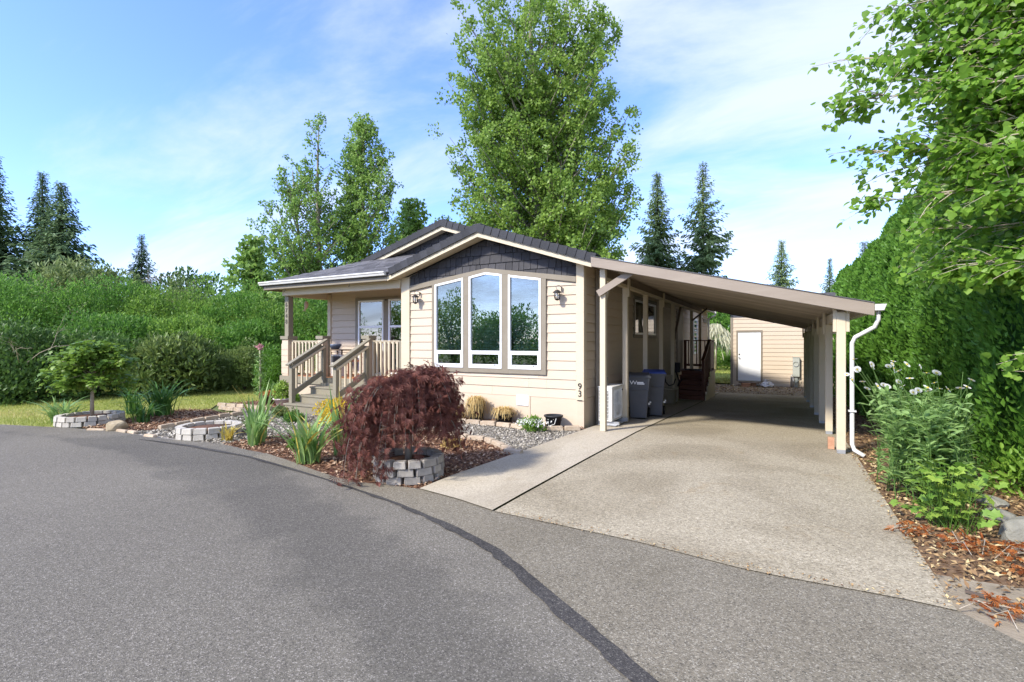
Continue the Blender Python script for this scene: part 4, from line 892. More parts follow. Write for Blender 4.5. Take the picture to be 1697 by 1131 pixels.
for i, y in enumerate((8.40, 10.44, 12.15, 13.97, 16.1, 18.2, 20.2)):
    g = float(gy(y))+.018; s = .055
    top = zC(XP)-.085
    p = MB().box(XP-s,XP+s,y-s,y+s,g+.045,1.904 if i else 2.02).build('post', M['post'], CP, (XP,y,g), .005)
    MB().box(XP-s+.006,XP+s-.006,y-s-.003,y+s+.003,g,g+.055).build('post_base', M['galv'], p)
    for sx_ in (-1, 1): MB().box(XP+sx_*(s+.022)-.020,XP+sx_*(s+.022)+.020,y-s+.005,y+s-.005,1.74,zC(XP+sx_*.075)-.085).build('cleat', M['post'], p)
XL = -2.76
box('beam', M['darkwood'], CP, XL-.045, XL+.045, 8.47, 20.4, 2.735, 2.885)
box('ledger', M['post'], CP, XL-.035, XL+.05, 8.47, 20.4, 2.675, 2.733)
for i, y in enumerate((8.42, 9.83, 11.5, 13.2, 14.75, 18.13, 20.2)):
    g = float(gy(y))+.024; s = .05
    p = MB().box(XL-s,XL+s,y-s,y+s,g,2.674 if i else 2.87).build('post', M['post'], CP, (XL,y,g), .005)
    if i in (1, 3): MB().box(XL+s,XL+s+.035,y-.05,y+.05,2.50,2.86).build('cleat', M['post'], p)
bar('brace', M['carfascia'], CP, (-2.83,8.335,2.44), (-2.20,8.335,2.80), .05, .115, (0,0,1))
bar('brace', M['post'], CP, (-2.76,8.46,2.30), (-2.76,8.80,2.69), .06, .06, (0,0,1))
bar('brace', M['darkwood'], CP, (-2.74,14.85,1.66), (-2.74,15.95,2.70), .05, .10, (0,0,1))
bar('brace', M['darkwood'], CP, (-2.74,18.13,2.33), (-2.25,18.13,2.74), .05, .10, (0,1,0))
MB().box(.60,.68,8.62,8.70,.02,.19).build('loose_brick', M['brick'], None, (.64,8.66,.02)); tag(bpy.data.objects['loose_brick'], 'red brick standing behind the front carport post', 'brick')
# ================================================================== SHED AT THE BACK
SH = thing('shed', (-.5, 23.6, -.25), 'beige lap sided shed with white door at the end of the driveway', 'shed')
YS = 23.6
sw3 = MB().box(-1.95,-1.66,YS+.02,YS+.12,-.45,3.0).box(-.80,3.2,YS+.02,YS+.12,-.5,3.0).box(-1.66,-.80,YS+.02,YS+.12,2.0,3.0).box(-1.95,-1.85,YS+.12,27.5,-.5,2.6).box(3.1,3.2,YS+.12,27.5,-.5,3.0).build('shed_wall', M['siding'], SH)
for k in range(18):
    zb, zt = -.28 + k*.178, -.28 + (k+1)*.178 + .01
    for a, b in ((-1.87, -1.735), (-.715, 1.35), (1.353, 3.2)):
        board(sw3, (0, YS+.018, 0), (1,0,0), (0,-1,0), a, b, zb, zt)
    if zb < -.15: board(sw3, (0, YS+.018, 0), (1,0,0), (0,-1,0), -1.735, -.715, zb, -.105)
    if zb > 2.0: board(sw3, (0, YS+.018, 0), (1,0,0), (0,-1,0), -1.735, -.715, max(zb, 2.08), zt)
box('corner_board', M['taupe'], SH, -1.97, -1.872, YS-.02, YS+.02, -.28, 2.9)
df = MB().box(-1.735,-1.672,YS-.015,YS+.03,-.10,2.06).box(-.780,-.715,YS-.015,YS+.03,-.10,2.06).box(-1.672,-.780,YS-.015,YS+.03,1.995,2.06).build('door_frame', M['taupe'], SH)
dr = MB().box(-1.668,-.784,YS+.002,YS+.045,-.055,1.992).build('door', M['white'], SH, (-1.2,YS,-.05))
MB().box(-1.672,-.780,YS-.012,YS+.05,-.10,-.058).build('threshold', M['whitemetal'], SH)
for xa, xb in ((-1.56, -1.27), (-1.18, -.89)):
    for za, zb in ((.12, .72), (.86, 1.48), (1.60, 1.86)):
        pn = MB()
        for q in ((xa, xb, za, za+.018), (xa, xb, zb-.018, zb), (xa, xa+.018, za+.018, zb-.018), (xb-.018, xb, za+.018, zb-.018)): pn.box(q[0], q[1], YS-.006, YS+.004, q[2], q[3])
        pn.box(xa+.03, xb-.03, YS-.004, YS+.004, za+.03, zb-.03); pn.build('door_panel', M['white'], dr)
MB().tube([(-1.615,YS+.002,1.05),(-1.615,YS-.03,1.05)], .03, 10).build('deadbolt', M['black'], dr); MB().tube([(-1.615,YS+.002,.90),(-1.615,YS-.035,.90),(-1.615,YS-.06,.90)], [.018,.018,.033], 10).build('door_knob', M['galv'], dr)
MB().prism([(-2.35,YS-.3,3.0),(3.6,YS-.3,3.0),(3.6,YS+2,3.75),(-2.35,YS+2,3.75)], (0,0,-.1)).prism([(-2.35,YS+2.001,3.75),(3.6,YS+2.001,3.75),(3.6,28,3.0),(-2.35,28,3.0)], (0,0,-.1)).build('shed_roof', M['roof'], SH)
MT = thing('electric_meter', (.52, 23.5, -.35), 'grey green electric meter pedestal against the shed wall', 'electric meter')
MB().box(.40,.65,23.43,23.57,.15,.93).build('cabinet', M['meter'], MT, None, .006); MB().box(.395,.655,23.42,23.58,.93,.95).box(.405,.645,23.424,23.43,.72,.92).build('lid', M['meter'], MT)
MB().lathe([(.001,-.035),(.085,-.03),(.09,.0),(.10,.01)], (0,0,0), 16).build('meter_dial', M['galv'], MT, (0,0,0)).rotation_euler = (R(90),0,0)
md = [o for o in MT.children if o.name.startswith('meter_dial')][0]; md.location = (0, -.07-.02, 1.02)
MB().tube([(.34,23.52,-.35),(.34,23.52,.16),(.40,23.52,.22)], .022, 6).tube([(.42,23.5,-.35),(.42,23.5,.15)], .02, 6).build('conduit', M['galv'], MT)
MB().box(.47,.58,23.46,23.54,-.38,.10).tube([(.48,23.44,-.15),(.62,23.42,.02),(.66,23.45,.08)], .012, 5).build('riser_pipe', M['meter'], MT)
SP = thing('step', (-1.2, 23.2, -.3), 'low step of brick slabs with a board top at the shed door', 'step')
box('plank', M['darkwood'], SP, -1.62, -.82, 23.22, 23.54, -.17, -.135); box('base', M['brick'], SP, -1.52, -.95, 23.26, 23.52, -.36, -.172)
for i in range(3): box('brick', M['brick'], SP, -1.48+i*.01, -1.17+i*.012, 22.95+i*.05, 23.15+i*.05, -.36+i*.066, -.30+i*.066)
P_ = rdir(200); bgm = MB(); pr = [(.02,0),(.22,.02),(.26,.09),(.17,.17),(.06,.22),(.03,.27),(.10,.30)]
bgm.lathe(pr, (-.55,23.35,-.30), 11, False)
bgo = bgm.build('plastic_bag', M['bag'], None, (-.55,23.35,-.30)); tag(bgo, 'crumpled whitish bag lying on the ground right of the shed step', 'bag')
rr_ = random.Random(2)
for v in bgo.data.vertices: v.co += Vector((rr_.gauss(0,.03), rr_.gauss(0,.03), rr_.gauss(0,.015)))

# ================================================================== BROWN SIDE STEPS
SD = thing('side_deck', (-2.6, 16.6, -.25), 'dark red brown wooden steps and railed landing at the side door', 'deck')
gd = -.26
for i in range(6):
    y = 16.40 + i*.26; z = gd + .145*(i+1)
    MB().box(-3.05,-2.10,y,y+.29 if i < 5 else 18.0,z-.035,z).build('tread', M['deckbrown'], SD, None, .004)
    MB().box(-3.03,-2.12,y+.015,y+.035,z-.145,z-.036).build('riser', M['deckbrown'], SD)
zt = gd+.145*6
for i in range(4): box('skirting_panel', M['cream'], SD, -2.098, -2.080, 16.42+i*.40, 16.42+i*.40+.395, gd-.05, min(zt, gd+.145*(1.5+i*1.55))-.02)
box('skirting_panel', M['cream'], SD, -2.098, -2.078, 18.02, 18.9, gd-.05, zt-.02)
box('landing', M['deckbrown'], SD, -3.2, -2.08, 18.003, 19.0, zt-.035, zt)
for x, y, a, b in ((-2.16, 16.50, gd, 1.05), (-2.16, 18.0, zt, 1.62), (-2.16, 18.9, zt, 1.62), (-3.10, 18.94, zt, 1.62)): box('post', M['deckbrown'], SD, x-.045, x+.045, y-.045, y+.045, a, b)
bar('hand_rail', M['deckbrown'], SD, (-2.16,16.42,1.02), (-2.16,18.02,1.66), .10, .04)
bar('bottom_rail', M['deckbrown'], SD, (-2.16,16.55,.20), (-2.16,17.95,.85), .04, .09)
box('hand_rail', M['deckbrown'], SD, -2.22, -2.10, 18.05, 18.96, 1.62, 1.66); box('hand_rail', M['deckbrown'], SD, -3.15, -2.10, 18.90, 19.0, 1.621, 1.66)
box('side_panel', M['deckbrown'], SD, -2.135, -2.115, 18.05, 18.85, zt+.06, 1.60); box('bottom_rail', M['deckbrown'], SD, -3.05, -2.21, 18.92, 18.96, zt+.10, zt+.18)
for i in range(6): box('baluster', M['deckbrown'], SD, -3.0+i*.14, -2.965+i*.14, 18.90, 18.935, zt+.12, 1.62)
for i in range(6): y = 16.7+i*.22; box('baluster', M['deckbrown'], SD, -2.145, -2.11, y, y+.035, .20+(y-16.55)*.464, 1.0+(y-16.42)*.4)
tag(MB().box(-2.95,-2.45,17.9,18.2,zt+.001,zt+.03).build('door_mat', M['dark'], None, (-2.7,18.05,zt)), 'dark door mat on the brown landing', 'mat')

# ================================================================== AC UNIT, BINS, BARREL
AC = thing('heat_pump', (-2.88, 9.4, .02), 'white outdoor heat pump unit between the first carport posts', 'heat pump')
a0, a1, b0, b1, z0, z1 = -3.06, -2.79, 9.02, 9.76, .09, .73
MB().box(a0,a1,b0,b1,z0,z1).build('casing', M['whitemetal'], AC, None, .012)
box('top', M['whitemetal'], AC, a0-.008, a1+.008, b0-.008, b1+.008, z1+.001, z1+.02, .004)
MB().box(a0+.02,a1-.07,b0-.004,b0-.001,z0+.04,z1-.06).build('coil', M['black'], AC)
g = MB()
for i in range(8): z = z0+.06+i*.068; g.box(a0+.015,a1-.065,b0-.010,b0-.0045,z,z+.008)
for i in range(4): x = a0+.03+i*.05; g.box(x,x+.006,b0-.014,b0-.0105,z0+.04,z1-.06)
g.build('coil_guard', M['whitemetal'], AC)
MB().lathe([(.235,0),(.235,.006),(.001,.006)], (0,0,0), 28).build('fan_opening', M['dark'], AC, (0,0,0)); fo = [o for o in AC.children if o.name.startswith('fan_opening')][0]; fo.location = (a1+.0005+2.88, 9.36-9.4, .41-.02); fo.rotation_euler = (0, R(90), 0)
gl = MB()
for r_ in (.06,.10,.14,.18,.22): gl.tube([(a1+.014,9.36+r_*math.cos(t),.41+r_*math.sin(t)) for t in np.linspace(0, 6.283, 25)], .004, 4, False)
for k in range(28): y = 9.10+k*.0193; gl.box(a1+.009,a1+.013,y,y+.003,z0+.05,z1-.05)
gl.build('fan_grille', M['whitemetal'], AC)
MB().box(a0-.02,a1+.12,b0+.05,b0+.11,.03,.088).box(a0-.02,a1+.12,b1-.11,b1-.05,.03,.088).box(a0,a1+.08,b0-.02,b1+.02,.022,.032).build('feet', M['galv'], AC)
MB().box(a1+.0006,a1+.004,9.63,9.73,.63,.66).build('badge', M['black'], AC)
tag(MB().lathe([(.001,0),(.05,0),(.055,.16),(.05,.165),(.001,.165)], (-3.0,9.25,.751), 12).build('bucket', M['binbody'], None, (-3.0,9.25,.751)), 'small grey pail standing on the heat pump', 'bucket')
def bin_(x, y, rz, lid, logo, label, hh=1.0):
    z = float(gy(y))+.024
    t = thing('wheeled_bin', (x, y, z), label, 'bin', 'wheeled bins under the carport'); t.rotation_euler = (0, 0, rz)
    def B(name, m_, mat, bev=0): o = m_.build(name, M[mat], None, (0,0,0), bev); o.parent = t; return o
    v = []
    for zz, hx, ya, yb in ((.03,.17,-.20,.20),(.30,.185,-.215,.24),(.31,.185,-.215,.27),(.75*hh,.22,-.25,.30),(.88*hh,.235,-.265,.31),(.93*hh,.245,-.27,.31)):
        v += [(-hx,ya,zz),(hx,ya,zz),(hx,yb,zz),(-hx,yb,zz)]
    f = [(0,3,2,1),(20,21,22,23)]
    for i in range(5):
        for k in range(4): q = 4*i; f.append((q+k, q+(k+1)%4, q+4+(k+1)%4, q+4+k))
    B('body', MB().add(v, f), 'binbody', .012)
    B('rim', MB().box(-.258,.258,-.285,.315,.90*hh,.935*hh), 'binbody', .006)
    lv = []
    for i, s in enumerate(np.linspace(-.30, .33, 8)):
        zz = .94*hh + .07*hh*math.sin(math.pi*(s+.36)/.78)
        lv += [(-.262,s,.938*hh),(-.22,s,zz),(.22,s,zz),(.262,s,.938*hh)]
    lf = [(4*i+k, 4*i+k+1, 4*i+5+k, 4*i+4+k) for i in range(7) for k in range(3)] + [(0,1,2,3),(28,31,30,29)]
    B('lid', MB().add(lv, lf, False), lid, .006)
    B('handle', MB().tube([(-.20,.33,.90*hh),(-.20,.39,.92*hh),(.20,.39,.92*hh),(.20,.33,.90*hh)], .016, 6), 'binbody')
    for sx_ in (-1, 1):
        wq = MB().tube([(sx_*.20,.27,.10),(sx_*.245,.27,.10)], .10, 14); B('wheel', wq, 'black')
    B('front_rib', MB().box(-.20,.20,-.262,-.24,.64*hh,.665*hh), 'binbody', .004)
    B('grip', MB().box(.226,.262,-.02,.10,.33,.36).box(.20,.240,-.08,-.05,.30,.34), 'whitemetal')
    if logo:
        o = text('W', .115, .002, M['white'], 'lettering', None, (0,0,0), (0,0,0)); o.parent = t; o.location = (-.105,-.268,.80*hh); o.rotation_euler = (R(94), 0, 0); o.scale = (1.25, 1, 1)
        B('lettering_bar', MB().box(-.03,.10,-.266,-.258,.795*hh,.82*hh).box(-.03,.12,-.2645,-.256,.765*hh,.788*hh), 'white')
bin_(-2.70, 10.62, R(14), 'binbody', True, 'grey wheeled bin with a white W mark, in front of the blue lidded one', .97)
bin_(-2.52, 11.28, R(14), 'binblue', False, 'grey wheeled bin with a bright blue lid', 1.03)
zb = float(gy(14.8))+.024
BR = thing('water_barrel', (-2.88, 14.72, zb), 'tan plastic hose barrel behind the bins', 'barrel')
MB().lathe([(.001,.0),(.18,.0),(.20,.02),(.235,.40),(.255,.41),(.255,.45),(.23,.455),(.001,.455)], (-2.88,14.72,zb), 20).build('pot', M['barrel'], BR)
MB().box(-3.02,-2.76,14.62,14.82,zb+.456,zb+.82).build('hose_reel', M['barrel'], BR, None, .02)
MB().tube([(-2.95,14.58,zb+.85),(-2.92,14.54,zb+.62),(-2.82,14.52,zb+.52),(-2.70,14.55,zb+.56),(-2.66,14.62,zb+.72)], .016, 6).build('hose', M['black'], BR)
CH = thing('charger_post', (-2.80, 15.35, zb), 'black box with a cable on a short tan post beside the brown steps', 'post')
MB().box(-2.86,-2.72,15.32,15.44,zb-.02,.86).build('post', M['barrel'], CH); MB().box(-2.90,-2.64,15.20,15.318,.68,.98).build('box', M['black'], CH, None, .02)
MB().tube([(-2.74,15.22,.68),(-2.66,15.18,.42),(-2.70,15.2,.28),(-2.58,15.25,.5)], .02, 6).build('cable', M['black'], CH)

# ================================================================== PORCH OBJECTS
TB = thing('side_table', (-10.45, 9.45, .70), 'small dark side table on the porch', 'table')
MB().box(-10.75,-10.15,9.25,9.65,1.36,1.39).build('tabletop', M['darkwood'], TB)
for x in (-10.72, -10.18):
    for y in (9.28, 9.62): MB().box(x-.015,x+.015,y-.015,y+.015,.70,1.36).build('leg', M['darkwood'], TB)
tag(MB().lathe([(.001,0),(.09,.0),(.16,.09),(.17,.14),(.15,.14),(.08,.02),(.001,.02)], (-10.62,9.45,1.391), 18).build('bowl', M['bowl'], None, (-10.62,9.45,1.391)), 'slate blue bowl on the porch side table', 'bowl')
CR = thing('storage_box', (-10.3, 9.3, 1.0), 'white box with grey drawer front on the porch floor', 'box')
MB().box(-10.42,-10.02,9.12,9.24,.70,1.26).build('body', M['whitemetal'], CR); MB().box(-10.38,-10.06,9.108,9.119,1.06,1.22).build('drawer', M['binbody'], CR)
PC = thing('patio_chair', (-9.6, 9.45, .70), 'dark red wooden patio chair on the porch behind the stair rail', 'chair')
for x in (-9.85, -9.35):
    for y in (9.22, 9.68): MB().box(x-.025,x+.025,y-.025,y+.025,.70,1.12 if y < 9.5 else 1.55).build('leg', M['deckbrown'], PC)
MB().box(-9.9,-9.3,9.18,9.70,1.08,1.12).build('seat', M['deckbrown'], PC)
for i in range(5): MB().box(-9.80+i*.1,-9.74+i*.1,9.68,9.70,1.12,1.55).build('slat', M['deckbrown'], PC)
FS = thing('hanging_ornament', (-11.42, 9.15, 2.79), 'carved pale fish ornament hanging under the porch beam', 'ornament')
MB().tube([(-11.42,9.15,2.80),(-11.42,9.15,2.70)], .004, 4).build('cord', M['black'], FS)
MB().tube([(-11.42,9.15,2.71),(-11.40,9.15,2.66),(-11.41,9.16,2.58),(-11.43,9.15,2.51),(-11.45,9.13,2.46)], [.015,.05,.055,.035,.012], 8).build('body', M['fishw'], FS); MB().prism([(-11.45,9.13,2.47),(-11.52,9.10,2.43),(-11.46,9.12,2.445),(-11.40,9.13,2.42)], (.005,.01,0)).build('tail', M['fishw'], FS)

# ================================================================== PLANTERS
def ring(name, c, r, tiers, n, mat, label, hb=.085, open_=0, z=0.0, depth=.11):
    t = thing(name, (c[0], c[1], z), label, 'planter')
    rd = random.Random(int(r*1000)+n); meshes = []
    for q in range(4):
        l = 2*math.pi*r/n*(1.0, .90, 1.05, .78)[q]*.5; m_ = MB()
        k = l*.82; c_ = .008
        m_.add([(-k,depth/2,0),(k,depth/2,0),(l,-depth/2,0),(-l,-depth/2,0),(-k,depth/2,hb),(k,depth/2,hb),(l-c_,-depth/2+c_,hb),(-l+c_,-depth/2+c_,hb)], [(0,3,2,1),(4,5,6,7),(0,1,5,4),(1,2,6,5),(2,3,7,6),(3,0,4,7)])
        me = m_.mesh('block', M[mat]); meshes.append(me)
    for ti in range(tiers):
        a = ti*.5*2*math.pi/n + rd.random()*.1; tot = 0
        while tot < 2*math.pi - .10:
            q = rd.choice((0,0,1,2,3)); l = 2*math.pi/n*(1.0,.90,1.05,.78)[q]
            if tot + l > 2*math.pi: q = 3; l = 2*math.pi/n*.78
            if tot + l > 2*math.pi + .12: break
            th = a + tot + l/2; rr = r + rd.uniform(-.008,.008)
            o = inst('block', meshes[q], t, (c[0]+rr*math.cos(th), c[1]+rr*math.sin(th), z+ti*(hb+.004)), (rd.uniform(-.02,.02), rd.uniform(-.02,.02), th+math.pi/2 + rd.uniform(-.03,.03)))
            m = o.modifiers.new('bevel', 'BEVEL'); m.width = .008; m.segments = 2
            tot += l + .006
    MB().lathe([(r-depth*.4,-.02),(r-depth*.4,tiers*hb*.72),(.001,tiers*hb*.80)], (c[0],c[1],z), 24).build('soil', M['mulchbase'], t)
    return t
ring('ring_planter', (-3.90,4.58), .36, 3, 12, 'block', 'three tier ring of grey blocks under the burgundy maple', .085, z=.0)
ring('ring_planter', (-8.60,4.94), 0.43, 2, 15, 'blockpale', 'low ring of pale blocks left of the iris, empty in the middle', .095, z=-.01)
ring('ring_planter', (-11.92,4.55), 0.48, 2, 17, 'blockpale', 'two tier ring of pale blocks round the young green maple', .09, z=.0)
def rock(name, at, s, mat, label, cat='rock', group=None, seed=1, parent=None):
    import bmesh
    bm = bmesh.new(); bmesh.ops.create_icosphere(bm, subdivisions=3, radius=1); rd = random.Random(seed)
    pl = [(Vector((rd.gauss(0,1), rd.gauss(0,1), rd.gauss(0,.8))).normalized(), rd.uniform(.62, .95)) for _ in range(12)]
    for v in bm.verts:
        d = v.co.normalized(); q = 1.0
        for n_, h in pl:
            c = d.dot(n_)
            if c > .05: q = min(q, h/c)
        v.co = d*q*(1+rd.gauss(0,.012)); v.co = Vector((v.co.x*s[0], v.co.y*s[1], v.co.z*s[2]))
    me = bpy.data.meshes.new(name); bm.to_mesh(me); bm.free(); me.materials.append(M[mat])
    o = bpy.data.objects.new(name, me); link(o, parent, at); o.rotation_euler = (0,0,rd.random()*6)
    if parent is None: tag(o, label, cat, group)
    return o
rock('boulder', (-10.55,4.42,.06), (.20,.15,.14), 'rocktan', 'tan rounded boulder beside the left ring planter', 'boulder', None, 5)
for i, (x, y, sx_, sz, lb) in enumerate(((1.62,7.0,.22,.12,'broad flat grey rock among leaves behind the columbine'),(1.80,6.45,.13,.08,'small pale grey rock near the hedge'),(1.70,5.95,.14,.10,'mid sized grey rock on the bark, below the pale one'),(1.72,5.45,.21,.15,'large dark grey rock at the right edge of the bed'),(1.75,4.35,.30,.16,'grey slab rock at the right edge of the dirt verge'))):
    rock('rock', (x,y,sz*.35), (sx_,sx_*.8,sz), 'rock', lb, 'rock', 'rocks in the bed beside the driveway', 20+i)
def edging(pts, label, wd=.115, h=.085, l=.30, seed=1):
    pts = np.array(pts); t = thing('stone_edging', (pts[0][0], pts[0][1], 0), label, 'edging'); rd = random.Random(seed)
    sg = np.concatenate([[0], np.cumsum(np.hypot(*np.diff(pts, axis=0).T))]); s = 0; ms = []
    for q in (1.0, .85, 1.12):
        m_ = MB(); l_ = l*q/2
        m_.add([(-l_,-wd/2,0),(l_,-wd/2,0),(l_*.96,wd/2,0),(-l_*.94,wd/2,0),(-l_+.012,-wd/2+.015,h),(l_-.012,-wd/2+.012,h*.95),(l_*.92,wd/2-.012,h),(-l_*.9,wd/2-.014,h*.97)], [(0,3,2,1),(4,5,6,7),(0,1,5,4),(1,2,6,5),(2,3,7,6),(3,0,4,7)])
        ms.append((l*q, m_.mesh('stone', M['edging'])))
    while s < sg[-1]-.05:
        q, me = rd.choice(ms); c = s+q/2; x = np.interp(c, sg, pts[:, 0]); y = np.interp(c, sg, pts[:, 1]); x2 = np.interp(c+.02, sg, pts[:, 0]); y2 = np.interp(c+.02, sg, pts[:, 1])
        o = inst('stone', me, t, (x, y, -.02+rd.uniform(0,.012)), (rd.gauss(0,.03), rd.gauss(0,.03), math.atan2(y2-y, x2-x)+rd.gauss(0,.04)))
        m = o.modifiers.new('bevel', 'BEVEL'); m.width = .012; m.segments = 2
        s += q + rd.uniform(.006,.02)
edging([(-7.3,7.55),(-6.9,7.62),(-6.25,7.80),(-5.84,7.95),(-5.55,8.08),(-5.1,8.12),(-4.63,8.12),(-4.2,8.05),(-3.8,8.12),(-3.57,8.25),(-3.3,8.42)], 'curved row of tan edging stones in front of the potted plants', seed=3)
edging([(-7.0,6.30),(-6.4,6.82),(-5.6,7.0),(-4.92,6.92),(-4.48,6.80),(-4.09,6.72),(-3.72,6.47),(-3.48,6.31),(-3.36,6.20)], 'curved row of tan edging stones between gravel and front bark bed', seed=4)
edging([(-11.0,4.16),(-10.6,4.34),(-10.05,4.44)], 'short run of tan edging along the road by the left ring planter', seed=5, wd=.09, h=.05)
edging([(-9.95,4.80),(-10.15,5.4),(-10.38,6.15),(-10.42,6.6),(-10.9,6.95),(-11.8,7.0)], 'tan edging round the island bark bed beside the lawn', seed=6, wd=.10)
edging([(-9.45,4.36),(-9.15,4.40)], 'single pale edging piece at the road left of the middle ring', seed=7, wd=.09, h=.05)
edging([(-12.4,7.35),(-11.5,7.45),(-10.6,7.5)], 'row of tan edging stones left of the porch steps', seed=8)
for i, (x, y) in enumerate(((-7.35,5.0),(-7.0,4.9))): pass

# pots
def dome_grass(name, at, r, h, n, mat, label, cat, pot=None, potr=.17, poth=.26, L_=.30, flop=1.0, wd=.010):
    t = thing(name, at, label, cat); z0 = at[2]
    if pot:
        MB().lathe([(.001,0),(potr*.72,0),(potr*.80,.02),(potr,poth*.9),(potr*1.06,poth*.9),(potr*1.06,poth),(potr*.95,poth),(potr*.92,poth*.88),(.001,poth*.88)], at, 20).build('pot', M[pot], t); z0 += poth*.9
    vs, fs, va = [], [], []; rd = random.Random(int(abs(at[0])*1000))
    for i in range(n):
        a = rd.random()*6.283; rr = r*rd.uniform(.4,1.1); hh = h*rd.uniform(.55,1.1); fl = flop*rd.uniform(.5,1.3)
        b = len(vs); tx, ty = -math.sin(a), math.cos(a); w_ = wd*rd.uniform(.6,1.3)
        bx, by = at[0]+rd.gauss(0,.3)*potr*.7, at[1]+rd.gauss(0,.3)*potr*.7
        for k in range(6):
            s = k/5; q = rr*s**.9; zz = z0 + hh*math.sin(min(s*2.0,1.9))*1.0 - fl*hh*s**3*1.3; ww = w_*(1-s*.75)
            zz = max(zz, at[2]+.02)
            for sg in (-1,1): vs.append((bx+math.cos(a)*q+tx*ww*sg, by+math.sin(a)*q+ty*ww*sg, zz)); va.append(i*.6180339 % 1)
        fs += [(b+2*k, b+2*k+1, b+2*k+3, b+2*k+2) for k in range(5)]
    o = MB().add(vs, fs).build('grass_leaves', M[mat], t, fix=False); rndattr(o.data, np.array(va, np.float32)); o['kind'] = 'stuff'
    return t
dome_grass('potted_grass', (-5.42,8.42,.0), .25, .26, 420, 'drygrass', 'tall dark pot of drooping tan grass under the middle window', 'potted plant', 'potdark', .17, .34, flop=1.25)
dome_grass('potted_grass', (-4.78,8.42,.0), .25, .18, 420, 'drygrass', 'low round dark pot of tan grass in front of the right window', 'potted plant', 'potdark', .19, .20, flop=.9)
dome_grass('golden_grass', (-5.92,8.35,.0), .28, .36, 350, 'drygrass', 'golden grass tuft on the ground left of the potted grasses', 'grass')
bp_ = MB().lathe([(.001,0),(.12,0),(.125,.01),(.155,.20),(.18,.20),(.18,.225),(.155,.225),(.15,.12),(.001,.12)], (-3.72,8.42,.01), 20); PT = thing('flower_pot', (-3.72,8.42,.01), 'empty black plastic pot at the right end of the bark strip', 'pot'); bp_.build('pot', M['potdark'], PT)
MB().tube([(-3.60,8.27,.20),(-3.62,8.24,.10),(-3.72,8.23,.06),(-3.80,8.24,.04)], .006, 5).build('cord', M['whitemetal'], PT)
PB = dome_grass('potted_grass', (-11.55,8.15,.0), .20, .18, 130, 'orange', 'brown pot of orange tinted grass beside the lawn left of the steps', 'potted plant', 'potbrown', .19, .22, flop=.6)
PL = thing('potted_plant', (-10.62,7.85,.0), 'pale mauve bowl pot of yellowish leaves by the porch steps', 'potted plant')
MB().lathe([(.001,0),(.11,0),(.13,.02),(.20,.17),(.225,.17),(.225,.20),(.19,.20),(.001,.16)], (-10.62,7.85,.03), 20).build('pot', M['potpale'], PL); MB().lathe([(.001,0),(.17,0),(.19,.03),(.001,.03)], (-10.62,7.85,.0), 18).build('saucer', M['terra'], PL)
q = rdir(700, .8); Pq = np.array((-10.62,7.85,.22)) + np.abs(q[:, [0,1,2]])*np.sign(q)*np.array([.24,.24,.42])*RNG.uniform(.4,1,700)[:, None]; Pq[:, 2] = np.maximum(Pq[:, 2], .22)
leaves('foliage', M['colum'], PL, Pq, rdir(700,.6), rdir(700,.6), .075, .035, shape='fold', rnd=RNG.random(700)*.5+.5)

# ================================================================== GARDEN PLANTS
strapplant('iris_clump', (-7.18,4.80,0), 36, .76, .48, .055, .35, 'iris', 'iris clump right of the pale middle ring planter', 'iris', 'iris clumps along the front bed', 3, yel=.05)
strapplant('iris_clump', (-7.50,5.08,0), 28, 1.0, .38, .055, .18, 'iris', 'taller iris clump with tall stalks behind the middle ring', 'iris', 'iris clumps along the front bed', 8, yel=.12)
strapplant('iris_clump', (-5.50,4.46,0), 64, .84, .66, .052, .35, 'iris', 'wide leaning iris clump at the road left of the burgundy maple', 'iris', 'iris clumps along the front bed', 5, yel=.06)
strapplant('iris_clump', (-5.45,4.95,0), 36, 1.0, .42, .048, .15, 'iris', 'upright yellow green iris clump behind the leaning one', 'iris', 'iris clumps along the front bed', 6, yel=.20)
strapplant('iris_clump', (-7.85,4.80,0), 20, .36, .36, .040, .55, 'yellowleaf', 'low yellowing iris tuft touching the middle ring planter', 'iris', 'iris clumps along the front bed', 9)
strapplant('daylily', (-12.55,4.30,0), 60, .62, .72, .042, .65, 'iris', 'bright green broad leaved daylily left of the left ring planter', 'daylily', 'daylilies round the left planter', 10)
strapplant('daylily', (-11.75,5.75,0), 90, 1.05, .85, .040, .70, 'lily', 'dark green arching daylily behind the left ring planter', 'daylily', 'daylilies round the left planter', 11)
strapplant('daylily', (-11.05,5.05,0), 50, .66, .50, .034, .95, 'lily', 'dark daylily fountain at the right side of the left ring', 'daylily', 'daylilies round the left planter', 12)
strapplant('daylily', (-12.6,5.6,0), 46, .85, .70, .036, .70, 'lily', 'mid green daylily behind the bright broad leaved one', 'daylily', 'daylilies round the left planter', 14)
strapplant('daylily', (-13.6,9.8,0), 40, .6, .5, .03, .7, 'iris', 'small daylily tuft beside the boxwood ball', 'daylily', None, 15, joined=True)
ST = thing('tall_flower_stalk', (-12.6,8.6,0), 'tall green stalk topped by one pink flower beyond the lawn edge', 'flower')
MB().tube([(-12.6,8.6,0),(-12.58,8.6,.7),(-12.6,8.6,1.42)], [.03,.028,.02], 6).build('stem', M['pampas'], ST)
n_ = 260; Pq = np.stack([-12.6+RNG.normal(size=n_)*.06, 8.6+RNG.normal(size=n_)*.06, RNG.uniform(.1,1.3,n_)], 1); leaves('foliage', M['iris'], ST, Pq, rdir(n_,.5), rdir(n_), .11, .03, shape='fold')
